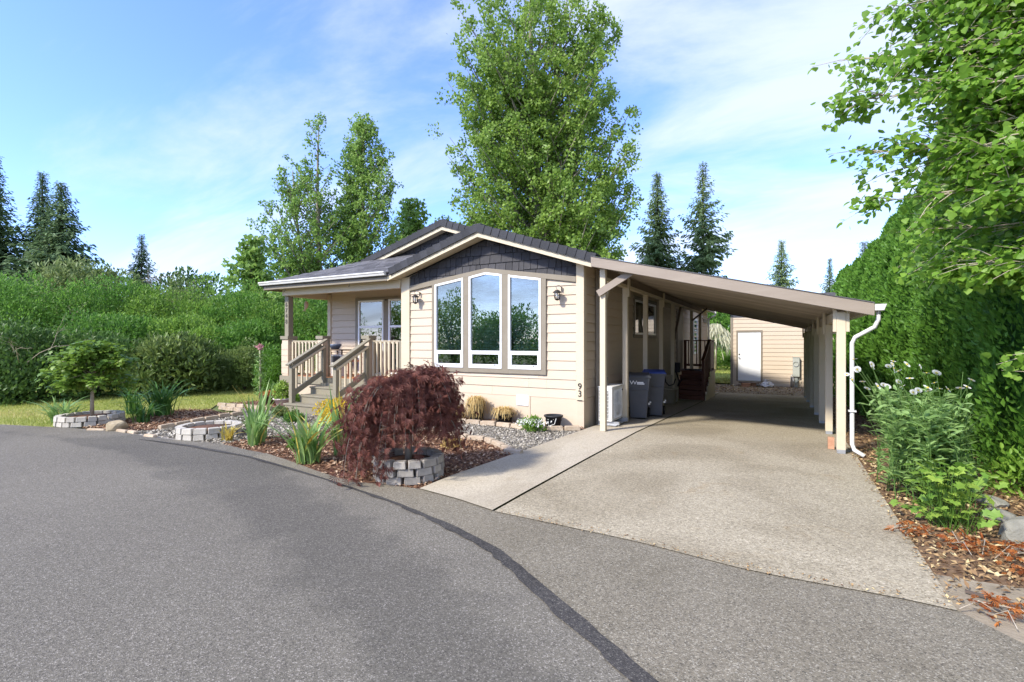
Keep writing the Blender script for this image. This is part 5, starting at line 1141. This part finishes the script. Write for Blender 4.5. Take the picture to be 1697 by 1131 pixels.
n_ = 60; Pq = np.tile([-12.6,8.6,1.45], (n_,1)) + RNG.normal(size=(n_,3))*.02; leaves('flower', M['pinkpetal'], ST, Pq, rdir(n_,.3), rdir(n_), .09, .05, shape='fold')
for i, (x, y, s, mat, lb) in enumerate(((-8.15,7.15,.34,'yellow','mound of yellow flowers right of the porch steps'),(-7.5,6.7,.34,'yellow','second yellow flowering mound partly behind the maple'),(-8.6,6.6,.20,'willow','low green groundcover at the gravel before the steps'),(-6.35,5.0,.18,'box','little dark green cushion plant between the iris clumps'),(-9.3,6.9,.26,'olive','low spreading herb left of the gravel path'),(-5.9,8.1,.22,'box','low green leafy plant with white buds before the golden grass'),(-3.98,8.02,.26,'willow2','low alyssum mound spilling over the edging stones'),(-10.9,8.4,.3,'willow2','small yellow green shrub behind the mauve pot'),(-7.9,8.1,.28,'yellow','yellow leaved plant against the porch skirting'),(-4.35,6.1,.14,'drygrass','tiny dry tuft in the bark right of the maple'))):
    bush('low_plant', (x,y,.0), s*1.15, s, s*(1.2 if mat == 'yellow' else .75), 900, .055, mat, lb, 'plant', None, 'fold', 18, .34, False)
AL = thing('alyssum', (-3.9,7.98,.0), 'cluster of small white flowers on the alyssum mound', 'flowers'); n_ = 320
Pq = np.stack([-3.95+RNG.normal(size=n_)*.13, 7.96+RNG.normal(size=n_)*.10, .10+RNG.random(n_)*.10], 1); leaves('flowers', M['petal'], AL, Pq, rdir(n_,1.5), rdir(n_,2), .028, .028, shape='fold', kind='stuff')
# burgundy lace leaf maple: arching branches that fall to the ground on the road side
LM = thing('lace_maple', (-3.92,4.58,.2), 'burgundy weeping lace leaf maple in the grey ring by the road', 'tree')
mb = MB(); mb.tube([(-3.90,4.56,.16),(-3.89,4.57,.40),(-3.93,4.60,.62),(-3.92,4.62,.80)], [.042,.034,.030,.024], 8)
Pc, Dc, Tc = [], [], []
cv, sv_ = math.cos(.4998), math.sin(.4998)
r9 = np.random.default_rng(12)
for k in range(125):
    a = 6.283*k/125*1.0 + r9.normal()*.12; ca, sa = math.cos(a), math.sin(a)     # ca: right in view, sa: away
    lev = r9.random()
    right = max(ca, 0); left = max(-ca, 0)
    top = (1.30 - .04*right - .16*left) if lev > .33 else .95 - .08*right
    Rr = (.50 + .28*left*(1.0) + .10*right)*r9.uniform(.55, 1.04)
    low = np.clip(.44 - .46*left - .35*max(-sa, 0)*left + .0*right + r9.uniform(-.1,.3)*(1-left), .04, .95)
    if lev > .7: low = low*.35 + top*.5
    shift = -.10*left
    st_ = np.array([-3.92+r9.normal()*.02, 4.62, r9.uniform(.5,.8)])
    p1 = st_ + np.array([ca*cv-sa*sv_, ca*sv_+sa*cv, 0])*Rr*.40 + np.array([0,0,(top-st_[2])*1.28])
    p2 = st_ + np.array([ca*cv-sa*sv_, ca*sv_+sa*cv, 0])*Rr*1.0 + np.array([0,0,(top-st_[2])*.95])
    p3 = st_ + np.array([ca*cv-sa*sv_, ca*sv_+sa*cv, 0])*Rr*1.12; p3[2] = low
    ss = np.linspace(0,1,9); cur = [((1-s)**3)*st_+3*s*(1-s)**2*p1+3*s*s*(1-s)*p2+s**3*p3 for s in ss]
    mb.tube(cur, [.011,.010,.009,.007,.006,.005,.004,.003,.002], 4, False)
    m = 44; sv2 = r9.uniform(.30,1.0,m)**.8; tone = r9.random()*.5
    for s in sv2:
        c = ((1-s)**3)*st_+3*s*(1-s)**2*p1+3*s*s*(1-s)*p2+s**3*p3; c = c + r9.normal(size=3)*.065
        tg = ((p3-p2)*s + (p2-p1)*(1-s)); tg = tg/np.linalg.norm(tg)
        Pc.append(c); Dc.append(tg*.8+np.array([0,0,-.28])+r9.normal(size=3)*.55); Tc.append(tone+r9.random()*.5)
mb.build('trunk', M['bark'], LM); Pc = np.array(Pc); Pc[:, 2] = np.maximum(Pc[:, 2], .05)
n_ = len(Pc); ou = Pc - np.array([-3.92,4.6,.55]); NNl = unit(ou + r9.normal(size=(n_,3))*.35 + np.array([0,0,.25])); sz = r9.uniform(.055,.115,n_)
leaves('foliage', M['lace'], LM, Pc, np.array(Dc), NNl, sz, sz, shape='lace', rnd=np.array(Tc))
# young green maple
YM = thing('young_maple', (-11.92,4.57,.15), 'young bright green maple with layered crown in the left ring planter', 'tree')
mb = MB(); mb.tube([(-11.92,4.57,.12),(-11.91,4.57,.5),(-11.92,4.58,.80)], [.038,.032,.028], 8); C = []
for k in range(60):
    a = RNG.random()*6.283; f = (k+.5)/60; zt_ = .74 + f*.92; rr = (.63*math.sin(math.pi*min(1,(.30+.70*f)))**.6+.10)*RNG.uniform(.5,1.05)
    tip = np.array([-11.92+math.cos(a)*rr, 4.57+math.sin(a)*rr, zt_-.05]); b0 = np.array([-11.92,4.58,.66+.55*f]); mid = (b0+tip)/2+np.array([0,0,.10])
    mb.tube([b0,mid,tip], [.012,.008,.003], 4, False)
    for s in (.55,.8,1.0): C.append(b0*(1-s)**2+2*mid*s*(1-s)+tip*s*s)
mb.build('trunk', M['barkpale'], YM); C = np.array(C); n_ = 4200; P, o_, tone = clumped(n_, C, .13, .6); P[:, 2] = P[:, 2]*.9+.11
leaves('foliage', M['maple'], YM, P, unit(o_*np.array([1,1,.3])+rdir(n_)*.5+np.array([0,0,-.45])), unit(rdir(n_)*.5+np.array([0,0,1])), RNG.uniform(.06,.11,n_), RNG.uniform(.06,.11,n_), shape='maple', rnd=tone)
# daisies and columbine beside the driveway
DS = thing('daisy_plant', (1.25,6.75,.0), 'tall leafy shasta daisy clump leaning beside the carport post', 'plant')
mb = MB(); Pl, Dl, Nl, heads = [], [], [], []
rq = np.random.default_rng(31)
for k in range(150):
    b0 = np.array([1.34+rq.normal()*.14, 6.75+rq.normal()*.34, .0]); tall = k % 4 == 0
    hh = rq.uniform(1.05,1.38) if tall else rq.uniform(.65,1.12); ln_ = np.array([rq.normal()*.20-(.20 if tall else .02), rq.normal()*.24, 0])
    tip = b0+ln_*hh+np.array([0,0,hh]); mid = (b0+tip)/2+np.array([-ln_[0]*.25,0,.05])
    mb.tube([b0,mid,tip], [.006,.005,.003], 4, False)
    if tall: heads.append(tip)
    m = int(26 if not tall else 16)
    for s in rq.uniform(.08,.97 if not tall else .75,m):
        Pl.append(b0*(1-s)**2+2*mid*s*(1-s)+tip*s*s); a = rq.random()*6.283; Dl.append([math.cos(a),math.sin(a),rq.uniform(-.1,.8)]); Nl.append([rq.normal()*.3-.2*math.cos(a),rq.normal()*.3-.2*math.sin(a),1])
mb.build('stems', M['daisyleaf'], DS); n_ = len(Pl); sz = rq.uniform(.09,.17,n_)
fo_ = leaves('foliage', M['daisyleaf'], DS, np.array(Pl), np.array(Dl), np.array(Nl), sz, sz*.26, shape='long')
hp = MB()
for k in range(14):
    a = 6.283*k/14; c_, s_ = math.cos(a), math.sin(a); hp.add([(.006*c_,.006*s_,.0),(.030*c_-.006*s_,.030*s_+.006*c_,.006),(.034*c_,.034*s_,.003),(.030*c_+.006*s_,.030*s_-.006*c_,.006)], [(0,1,2,3)])
hme = hp.mesh('flower_head', M['petal'], fix=False); rndattr(hme, .5)
cme = MB().lathe([(.001,.010),(.008,.008),(.010,.0)], (0,0,0), 8).mesh('flower_center', M['yellow']); rndattr(cme, .5)
for h_ in heads[:34]:
    e_ = (rq.normal()*.5-.2, rq.normal()*.5+.5, 0); s_ = rq.uniform(.8,1.25)
    o = inst('flower_head', hme, DS, h_, e_, (s_,s_,s_)); c = bpy.data.objects.new('flower_center', cme); COL.objects.link(c); c.parent = o
CB = thing('columbine', (1.28,5.62,.0), 'light yellow green columbine at the driveway edge in front of the daisies', 'plant')
mb = MB(); lm_ = leafmesh('leaf', M['colum'], [[0,0,0]]*3, [[1,0,.1],[.5,.86,.05],[.5,-.86,.05]], [[0,0,1]]*3, .075, .085, shape='maple', rnd=np.array([.5,.6,.4]))
lms = [lm_] + [leafmesh('leaf', M['colum'], [[0,0,0]]*3, [[1,0,.1],[.5,.86,.05],[.5,-.86,.05]], [[0,0,1]]*3, .075, .085, shape='maple', rnd=np.array([v]*3)+np.array([0,.06,-.05])) for v in (.15,.35,.7,.95)]
for k in range(150):
    b0 = np.array([1.28+rq.normal()*.08, 5.62+rq.normal()*.14, 0]); a = rq.random()*6.283; hh = rq.uniform(.08,.52); rr = rq.uniform(.05,.34)*(1.15-hh)
    tip = b0+np.array([math.cos(a)*rr, math.sin(a)*rr, hh]); mb.tube([b0,(b0+tip)/2+np.array([0,0,.05]),tip], .0025, 3, False)
    inst('leaf', lms[int(rq.integers(5))], CB, tip, (rq.normal()*.35, .25+rq.normal()*.35, a), (rq.uniform(.55,1.0),)*3)
mb.build('stems', M['colum'], CB)
# dead orange fern fronds lying on the ground
for i, (x, y, s, lb) in enumerate(((1.18,5.02,.20,'dead orange fern frond just below the columbine'),(1.38,4.88,.24,'dead orange fern frond in the middle of the litter'),(1.55,5.05,.24,'dead orange fern frond close to the dark grey rock'),(1.50,4.62,.18,'small dead orange frond near the slab rock'),(.93,5.12,.13,'orange leaf scrap on the driveway edge'),(1.10,3.86,.16,'orange dead frond on the dirt verge nearest the road'),(1.72,4.95,.22,'orange dead frond furthest from the driveway'))):
    t = thing('dead_fern', (x,y,.02), lb, 'dead fern', 'dead orange fern fronds on the ground'); n_ = 38
    Pq = np.stack([x+rq.normal(size=n_)*s*.45, y+rq.normal(size=n_)*s*.40, .02+rq.random(n_)*.09], 1); leaves('fronds', M['orange'], t, Pq, rq.normal(size=(n_,3))*np.array([1,1,.35]), rq.normal(size=(n_,3))*.5+np.array([0,0,1]), rq.uniform(.04,.09,n_), rq.uniform(.02,.04,n_), shape='lace')
    mb = MB()
    for k in range(3): a = rq.random()*6.283; mb.tube([(x+rq.normal()*.05,y+rq.normal()*.05,.03),(x+math.cos(a)*s*.6,y+math.sin(a)*s*.6,.09),(x+math.cos(a)*s*1.2,y+math.sin(a)*s*1.1,.03)], .003, 4, False)
    mb.build('stems', M['drygrass'] if 0 else M['barkpale'], t)
tag(bar('dead_stick', M['barkdark'], None, (1.02,4.12,.02), (1.25,4.02,.03), .02, .015), 'dark stick lying on the dirt verge', 'stick')
# ================================================================== SHRUBS AND TREES LEFT OF THE HOUSE
G1 = 'tall willow shrubs behind the lawn'
for (x, y, rx, h, n, mat, lb) in (
    (-27.0, 7.0, 3.0, 4.3, 15000, 'willow', 'big willow shrub at the far left end of the thicket'),
    (-25.5, 10.5, 2.7, 4.1, 14000, 'willow', 'big willow shrub below the double fir'),
    (-23.6, 11.2, 2.4, 3.7, 13000, 'willow2', 'bright willow shrub below the gap between firs'),
    (-22.4, 13.2, 2.6, 4.0, 14000, 'willow2', 'light green willow shrub under the lone small fir'),
    (-20.3, 13.4, 2.4, 3.6, 13000, 'willow', 'rounded willow shrub right of the lone small fir'),
    (-18.6, 14.0, 2.3, 3.4, 13000, 'willow2', 'yellow green willow shrub left of the numbered porch post'),
    (-16.6, 14.5, 2.2, 3.3, 13000, 'willow', 'willow shrub seen right beside the numbered porch post'),
    (-14.6, 15.4, 2.2, 3.4, 13000, 'willow', 'willow shrub seen across the porch under the beam'),
    (-20.8, 8.6, 1.9, 2.6, 10000, 'willow', 'lower mid green shrub in front of the thicket, above the young maple'),
    (-19.2, 10.4, 1.8, 2.5, 10000, 'willow2', 'lower bright shrub in front of the thicket, above the rhododendron'),
    (-17.6, 11.6, 1.6, 2.3, 9000, 'willow', 'mid height shrub between rhododendron and boxwood')):
    bush('willow_shrub', (x, y, 0), rx, rx, h, int(n*1.5), .13, mat, lb, 'shrub', G1, K=30, cr=.34, wr=.42)
bush('olive_shrub', (-32, 12, 0), 3.0, 3.0, 6.0, 12000, .26, 'olive', 'greyish olive shrub rising under the firs at the far left', 'shrub', K=60, cr=.28, wr=.4)
bush('olive_shrub', (-30, 15.5, 0), 2.4, 2.4, 5.0, 8000, .24, 'olive', 'smaller olive shrub right under the double fir trunks', 'shrub', K=50, cr=.28, wr=.4)
bush('dark_shrub', (-18.6, 5.4, 0), 1.9, 1.6, 1.9, 12000, .12, 'darkleaf', 'dark ivy covered shrub bank at the far left behind the lawn', 'shrub', K=60)
bush('dark_shrub', (-17.6, 6.9, 0), 1.5, 1.3, 1.7, 9000, .12, 'darkleaf', 'dark shrub directly behind the young maple', 'shrub', K=50)
bush('dark_shrub', (-19.8, 3.6, 0), 2.2, 1.8, 2.1, 9000, .13, 'darkleaf', 'dark shrub at the far left end of the lawn', 'shrub', K=50)
bush('rhododendron', (-16.3, 8.3, 0), 1.40, 1.3, 1.75, 9000, .17, 'rhodo', 'broad rhododendron bush with olive leaves beyond the lawn', 'shrub', None, 'fold', 56, wr=.36)
bush('rhododendron', (-17.3, 10.0, 0), 1.0, 1.0, 1.3, 6000, .12, 'rhodo', 'smaller rhododendron right behind the broad one', 'shrub', None, 'fold', 40, wr=.36)
bush('dark_shrub', (-15.6, 10.1, 0), .9, .8, 1.55, 7000, .08, 'rhodo', 'loose dark shrub left of the clipped boxwood', 'shrub', K=40)
bush('boxwood', (-14.3, 10.3, 0), .72, .68, 1.45, 11000, .06, 'box', 'dense clipped round boxwood beside the porch', 'shrub', None, 'fold', 70, .22)
bush('olive_shrub', (-14.3, 13.0, 0), 1.2, 1.1, 1.9, 6000, .12, 'willow2', 'light green shrub behind the boxwood seen through the porch rail', 'shrub', K=40)
bush('low_shrub', (-16.2, 11.6, 0), 1.1, 1.0, 1.0, 5000, .10, 'box', 'low bright green shrub at the lawn edge left of the boxwood', 'shrub', K=36)
# bare branches leaning out of the thicket
def bare(at, h, n, lean, label, seed, mat='barkpale', r0=.035):
    t = thing('bare_branches', at, label, 'branches', 'bare branches in the thicket'); rd = np.random.default_rng(seed); mb = MB()
    def grow(p, d, l, r, dep):
        q = p + d*l; m = (p+q)/2 + rd.normal(size=3)*l*.08; mb.tube([p, m, q], [r, r*.8, r*.55], 5, False)
        if dep > 0:
            for _ in range(int(rd.integers(2, 4))): grow(p + (q-p)*rd.uniform(.5, 1), unit(d + rd.normal(size=3)*.55), l*rd.uniform(.45, .75), r*.55, dep-1)
    for _ in range(n): grow(np.array(at, float), unit(np.array(lean) + rd.normal(size=3)*.3), h*rd.uniform(.4, .6), r0, 3)
    mb.build('branch', M[mat], t)
bare((-17.3, 5.2, 1.0), 1.9, 2, (.5, .2, .55), 'bare pale twigs reaching over the dark bank by the young maple', 3, r0=.011)
bare((-22.6, 7.6, 1.2), 2.6, 3, (.3, .5, .5), 'bare pale branches crossing the mid green thicket', 4, r0=.013)
bare((-27.5, 6.0, 3.6), 2.6, 3, (.2, .2, .8), 'bare pale branches rising over the greyish olive shrub', 5, r0=.016)
bare((-38, 18.5, 4.6), 3.0, 3, (.2, .1, .9), 'thin leafless treetop between the double fir and the lone fir', 6, 'bark', .04)
# conifers on the left skyline
conifer((-84, 22.5, -1), 25, 7.0, 'tall fir standing left of the double fir', 'fir', 238)
conifer((-81, 26.0, -1), 23.6, 6.2, 'left half of the double fir, the taller one', 'fir', 238, ragged=.35)
conifer((-76.5, 26.5, -1), 21.8, 7.6, 'right half of the double fir with a long low branch', 'fir', 238, ragged=.42, lean=-.03)
conifer((-74, 33.7, -1), 16.6, 5.0, 'lone small fir standing by itself on the left skyline', 'fir', 182, ragged=.2)
bush('round_tree', (-41.5, 22.6, 0), 3.4, 3.0, 7.6, 6000, .34, 'darkleaf', 'dark rounded tree on the skyline right of the lone fir', 'tree', None, K=40)
broadtree((-22.8, 15.2, 0), [(2.0,1.5,1.5),(3.5,1.7,1.3),(4.6,1.0,.8),(5.7,.6,.5),(6.75,.15,.15)], 'slim young poplar left of the porch roof corner', 'cotton2', 'poplar_tree', 7000, .20, .10, 46, None, None, 1.2, .35)
bush('dark_shrub', (-21.6, 19.5, 0), 2.2, 2.0, 5.4, 6000, .24, 'darkleaf', 'dark tree between the young poplar and the cottonwoods', 'tree', K=40)
# two cottonwoods behind the porch roof
broadtree((-26.5, 22.1, 0), [(2.5,4.3,3.2),(6.0,4.4,2.9),(8.5,3.9,2.3),(10.5,3.3,1.7),(12.5,2.5,1.2),(14.2,1.6,.9),(15.6,.8,.5),(16.4,.15,.15)], 'left one of two airy cottonwoods behind the porch roof', 'cotton2', 'cottonwood_tree', 33000, .155, .22, 190, 'airy cottonwoods behind the porch roof', [(.2,0,1.0),(-1.8,.3,.82),(-2.8,.2,.55)], 1.35, .36, tw=11)
broadtree((-24.8, 24.4, 0), [(4.0,2.0,3.4),(7.0,2.2,3.4),(9.5,2.1,2.9),(12.0,1.7,2.3),(14.0,1.4,1.7),(15.4,1.1,1.2),(16.4,.7,.7),(17.0,.3,.3)], 'right one of two airy cottonwoods, with a straight trunk', 'cotton2', 'cottonwood_tree', 33000, .155, .20, 180, 'airy cottonwoods behind the porch roof', [(.2,0,1.0)], 1.35, .36, tw=11)
broadtree((-23.9, 28.2, 0), [(5.0,2.0,2.4),(8.0,1.6,1.9),(10.0,1.0,1.1),(11.8,.2,.2)], 'small light green tree right behind the main gable', 'cotton2', 'cottonwood_tree', 7000, .28, .14, 46, None, None, 1.2, .55)
bush('round_tree', (-30.5, 24, 0), 2.8, 2.4, 6.6, 7000, .28, 'willow', 'green tree mass under the left cottonwood', 'tree', None, K=46)
# the big cottonwood behind the house
broadtree((-16.7, 34.2, 0), [(5.0,4.0,6.0),(7.5,5.6,7.4),(10.0,7.0,7.4),(13.0,6.4,7.4),(15.5,7.2,7.4),(18.0,5.8,7.0),(21.0,7.2,7.4),(24.0,6.8,6.8),(26.5,5.8,6.2),(29.0,3.6,4.2),(31.0,.8,1.0)], 'huge cottonwood towering behind the house roof', 'cotton', 'cottonwood_tree', 140000, .21, .55, 330, None, [(.0,0,1.0),(-3.0,.6,.88),(2.6,-.5,.93),(4.4,.8,.72)], 1.15, .66, tw=14)
# conifers behind the carport roof
conifer((-11.5, 53.0, -1), 20.2, 5.6, 'dense spruce left of the ragged one above the carport', 'fir2', 252, ragged=.28, droop=.35)
conifer((-7.0, 53.2, -1), 20.6, 5.4, 'ragged spruce with drooping limbs above the carport roof', 'fir2', 182, ragged=.55, droop=.42)
conifer((0.0, 70.6, -1), 15.2, 4.6, 'small pointed fir rising over the middle of the carport roof', 'fir2', 196, ragged=.2)
conifer((5.3, 73.5, -1), 13.0, 3.2, 'slim dark fir just left of the hedge top', 'fir', 182, ragged=.2)
conifer((7.2, 72.0, -1), 11.5, 3.4, 'short dark fir between the slim fir and the blue spruce', 'fir', 168, ragged=.25)
conifer((6.6, 54.7, -1), 11.6, 3.8, 'pale blue spruce touching the hedge', 'bluefir', 196, ragged=.2)
conifer((8.3, 48.5, -1), 13.2, 3.6, 'dark pine behind the hedge tops', 'fir2', 182, ragged=.4)
# seen through the gap between house and shed
bush('round_tree', (-5.2, 40, -.3), 4.0, 3.0, 5.6, 8000, .26, 'willow', 'green tree filling the gap between house and shed', 'tree', None, K=50)
bush('low_shrub', (-4.6, 35, -.3), 2.6, 1.2, 1.4, 5000, .16, 'willow2', 'bright low shrub bank beyond the back lawn', 'shrub', None, K=36)
PA = thing('weeping_shrub', (-3.55, 32.3, -.3), 'pale drooping weeping shrub in the gap between house and shed', 'shrub')
MB().tube([(-3.55,32.3,-.3),(-3.5,32.3,1.4),(-3.55,32.3,2.6)], [.07,.06,.03], 6).build('stem', M['barkpale'], PA)
n_ = 900; a = RNG.random(n_)*6.283; rr = RNG.uniform(.1,.95,n_); Pq = np.stack([-3.55+np.cos(a)*rr, 32.3+np.sin(a)*rr, 2.75-.9*rr**2-RNG.random(n_)*1.1*rr], 1)
leaves('foliage', M['pampas'], PA, Pq, np.stack([np.cos(a)*.5, np.sin(a)*.5, -np.ones(n_)], 1), rdir(n_), RNG.uniform(.3,.6,n_), .05, shape='long')
# ================================================================== THE ARBORVITAE HEDGE AND THE TREE OVER IT
ra = np.random.default_rng(77)
def arb(x, y, h, r, n, ls, label):
    z = float(gz(x, y)); t = thing('arborvitae', (x, y, z), label, 'hedge tree', 'arborvitae hedge along the driveway')
    core = MB(); prof = [(.62*r*(1-(s**2.2))**.75+.01, s*h*.97) for s in np.linspace(.0, 1, 9)]; core.lathe(prof, (x, y, z), 9)
    co = core.build('core', M['arb'], t, fix=False); rndattr(co.data, .0)
    f = ra.random(n)**.9; a = ra.random(n)*6.283
    lob = 1 + .10*np.sin(a*5 + x*7 + f*9) + .07*np.sin(a*9 - f*23 + y*3)
    R_ = r*(np.clip(1-f**2.2, 0, 1))**.72*lob*np.where(ra.random(n) < .25, ra.uniform(.6,.95,n), ra.uniform(.92,1.06,n)) + .02
    P = np.stack([x+np.cos(a)*R_, y+np.sin(a)*R_, z+.03+f*h], 1)
    D = np.stack([np.cos(a)*.55+ra.normal(size=n)*.3, np.sin(a)*.55+ra.normal(size=n)*.3, .75+ra.normal(size=n)*.35], 1)
    NN = np.stack([np.cos(a)+ra.normal(size=n)*.9, np.sin(a)+ra.normal(size=n)*.9, ra.normal(size=n)*.5], 1)
    s = ls*ra.uniform(.6,1.35,n); tone = np.clip((lob-1)*2.0+.35,0,.6)+ra.random(n)*.4
    leaves('foliage', M['arb'], t, P, D, NN, s, s*.45, shape='quad', rnd=tone)
ORD = 'first second third fourth fifth sixth seventh eighth ninth tenth eleventh twelfth thirteenth fourteenth fifteenth sixteenth seventeenth eighteenth nineteenth'.split()
yv = [7.7, 8.55, 9.4, 10.3, 11.2, 12.1, 13.0, 14.0, 15.0, 16.0, 17.0, 18.0, 19.0, 20.2, 21.4, 22.6, 24.0, 25.5, 27.0]
for i, y in enumerate(yv):
    h = float(np.interp(y, [7.7, 9, 12, 16, 27], [7.3, 6.5, 5.0, 4.5, 4.9]))*ra.uniform(.95, 1.05)
    r = .78
    arb(2.62 + ra.normal()*.06 + (.25 if i < 2 else 0) - .10*(i > 5) , y, h, r, 25000 if i < 5 else (14000 if i < 10 else 5000), .085 if i < 5 else (.11 if i < 10 else .15), 'tapering arborvitae, %s from the near end of the driveway hedge' % ORD[i])
arb(3.4, 7.0, 7.4, .9, 16000, .095, 'arborvitae standing at the near end of the hedge, one row back')
bush('ground_ivy', (2.75, 7.0, 0), .75, .6, .75, 3000, .075, 'vine', 'leafy undergrowth at the foot of the hedge near the dark rock', 'shrub', None, 'fold', 30)
# vine maple whose limbs reach in from beyond the right side
VT = thing('vine_maple', (4.3, 5.6, 0), 'spreading vine maple with pale limbs in front of the hedge', 'tree')
mb = MB(); rv = np.random.default_rng(19); Pv, Dv, Tv = [], [], []
root = np.array([4.3, 5.6, 0.])
RTIP = np.random.default_rng(44)
mb.tube([root, root+[-.05,.05,1.0], root+[-.2,.1,2.2], root+[-.25,.15,3.6], root+[-.3,.2,5.2]], [.13,.11,.09,.07,.03], 8)
mb.tube([root+[.1,0,0], root+[-.25,.2,1.0], root+[-.6,.5,2.1], root+[-.95,.8,3.2]], [.09,.08,.06,.04], 7)
TIPS = [(.17,6.05,4.05),(.55,6.3,4.55),(.50,6.25,3.55),(.75,6.3,5.0),(.65,6.35,3.05),(1.0,6.4,3.4),(.95,6.4,4.4),(1.2,6.5,4.9),(1.25,6.45,2.75),(1.3,6.4,3.8),(1.5,6.3,4.3),(1.6,6.2,3.2),(1.7,6.4,5.2),(1.9,6.3,2.3),(1.8,6.1,3.8),(2.1,6.2,4.7),(2.2,6.0,2.9),(2.3,5.9,1.9),(2.4,6.1,3.4),(2.5,5.9,4.1),(2.6,5.8,2.4),(2.6,6.0,5.0),(2.75,5.7,1.5),(2.8,5.8,3.1),(3.0,5.7,3.7),(3.0,5.7,2.0),(3.1,5.5,4.5),(3.0,5.6,1.2),(1.55,6.5,5.6),(1.9,6.3,5.4),(2.3,6.3,5.3),(2.0,6.3,4.3),(2.2,6.2,3.7),(2.35,6.1,3.0),(2.4,6.2,2.2),(2.5,6.1,2.75),(2.45,6.3,1.1),(2.2,6.4,1.5),(1.45,6.6,2.45),(2.7,6.4,1.75)]
TIPS = [(a_ + max(0, 1.6-a_)*.22, b_, c_) for a_, b_, c_ in TIPS]
for _ in range(52):
    zz_ = RTIP.uniform(1.0, 6.0); TIPS.append((RTIP.uniform(1.25 if zz_ > 2.2 else 2.3, 3.0), RTIP.uniform(6.0, 6.9), zz_))
for _ in range(26): TIPS.append((RTIP.uniform(1.5, 3.2), RTIP.uniform(6.0, 7.1), RTIP.uniform(3.4, 6.4)))
for k, tp in enumerate(TIPS):
    tip = np.array(tp); hz = max(.6, tip[2]-rv.uniform(.2,1.1)); b0 = np.array([np.interp(hz,[0,2.2,5.2],[4.3,4.1,4.0]), np.interp(hz,[0,5.2],[5.6,5.8]), hz])
    mid = (b0+tip)/2 + np.array([0, rv.normal()*.15, .22+rv.normal()*.1]); ln_ = np.linalg.norm(tip-b0)
    cur = [b0*(1-s)**2+2*mid*s*(1-s)+tip*s*s for s in np.linspace(0,1,8)]; cur = [c+rv.normal(size=3)*.03*(0 < i < 7) for i, c in enumerate(cur)]
    mb.tube(cur, list(np.linspace(.022,.004,8)), 5, False)
    for j in range(int(17+11*ln_)):
        s = rv.uniform(.22,1.0); c = b0*(1-s)**2+2*mid*s*(1-s)+tip*s*s; tg = unit(tip-mid)
        d = unit(tg*.7+rv.normal(size=3)*np.array([.7,.7,.45])); l = rv.uniform(.18,.55); e = c+d*l+np.array([0,0,-.04])
        mb.tube([c,(c+e)/2+[0,0,.03],e], [.006,.004,.002], 4, False); tone = rv.random()*.5
        for q in range(int(rv.integers(12,22))):
            u = rv.uniform(.15,1.05); Pv.append(c+(e-c)*u+rv.normal(size=3)*.05); Dv.append(d*.5+rv.normal(size=3)*.7+np.array([0,0,-.55])); Tv.append(tone+rv.random()*.5)
mb.build('trunk', M['barkpale'], VT)
Pv, Dv, Tv = np.array(Pv), np.array(Dv), np.array(Tv); n_ = len(Pv)
NNv = unit(rv.normal(size=(n_,3))*.5+np.array([-.25,-.3,.85])); sv_ = rv.uniform(.045,.088,n_)
dist = np.linalg.norm(Pv-np.array([0,0,1.6]), axis=1); xr = math.cos(.4998)*Pv[:,0]+math.sin(.4998)*Pv[:,1]; zc_ = -math.sin(.4998)*Pv[:,0]+math.cos(.4998)*Pv[:,1]
inview = (xr/zc_ < 1.02) & ((Pv[:,2]-1.6)/zc_ < .68); rank = np.where(inview, sv_/dist, 0); pick = np.argsort(-rank)[:290]
rest = np.ones(n_, bool); rest[pick] = False
leaves('foliage', M['vine'], VT, Pv[rest], Dv[rest], NNv[rest], sv_[rest], sv_[rest]*.95, shape='vine4', rnd=Tv[rest], kind='stuff')
lms = [leafmesh('leaf', M['vine'], [[0,0,0]], [[1,0,0]], [[0,0,1]], .10, .095, shape='vine', rnd=np.array([v])) for v in (.1,.3,.5,.7,.9)]
for i in pick:
    d = Vector(unit(Dv[i])); s_ = d.cross(Vector(NNv[i])).normalized(); n3 = s_.cross(d)
    inst('leaf', lms[int(Tv[i]*4.99)], VT, Pv[i], Matrix((d, s_, n3)).transposed().to_euler(), (sv_[i]/.10,)*3)
# trees across the road, behind the viewpoint: they stand in the windows' reflection
GB = 'trees across the road mirrored in the windows'
for x, y, r, h, mt, lb in ((-27,-12,3.2,6.6,'cotton','broad tree across the road mirrored in the left tall window'),(-21.5,-13,3.4,6.0,'cotton','tree across the road mirrored in the peaked middle window'),(-16.5,-12.5,2.8,5.0,'willow','bright tree across the road mirrored low in the right tall window'),(-11.5,-14,2.8,3.4,'willow','lowest bush of the row across the road behind the viewer'),(-7.5,-13,3.0,5.6,'cotton','tree across the road standing nearest to the driveway axis'),(-34,-10,3.5,7,'cotton','tallest tree of the row across the road behind the viewer')):
    bush('round_tree', (x,y,0), r, r*.9, h*.88, 9000, .19, mt, lb, 'tree', GB, K=44)
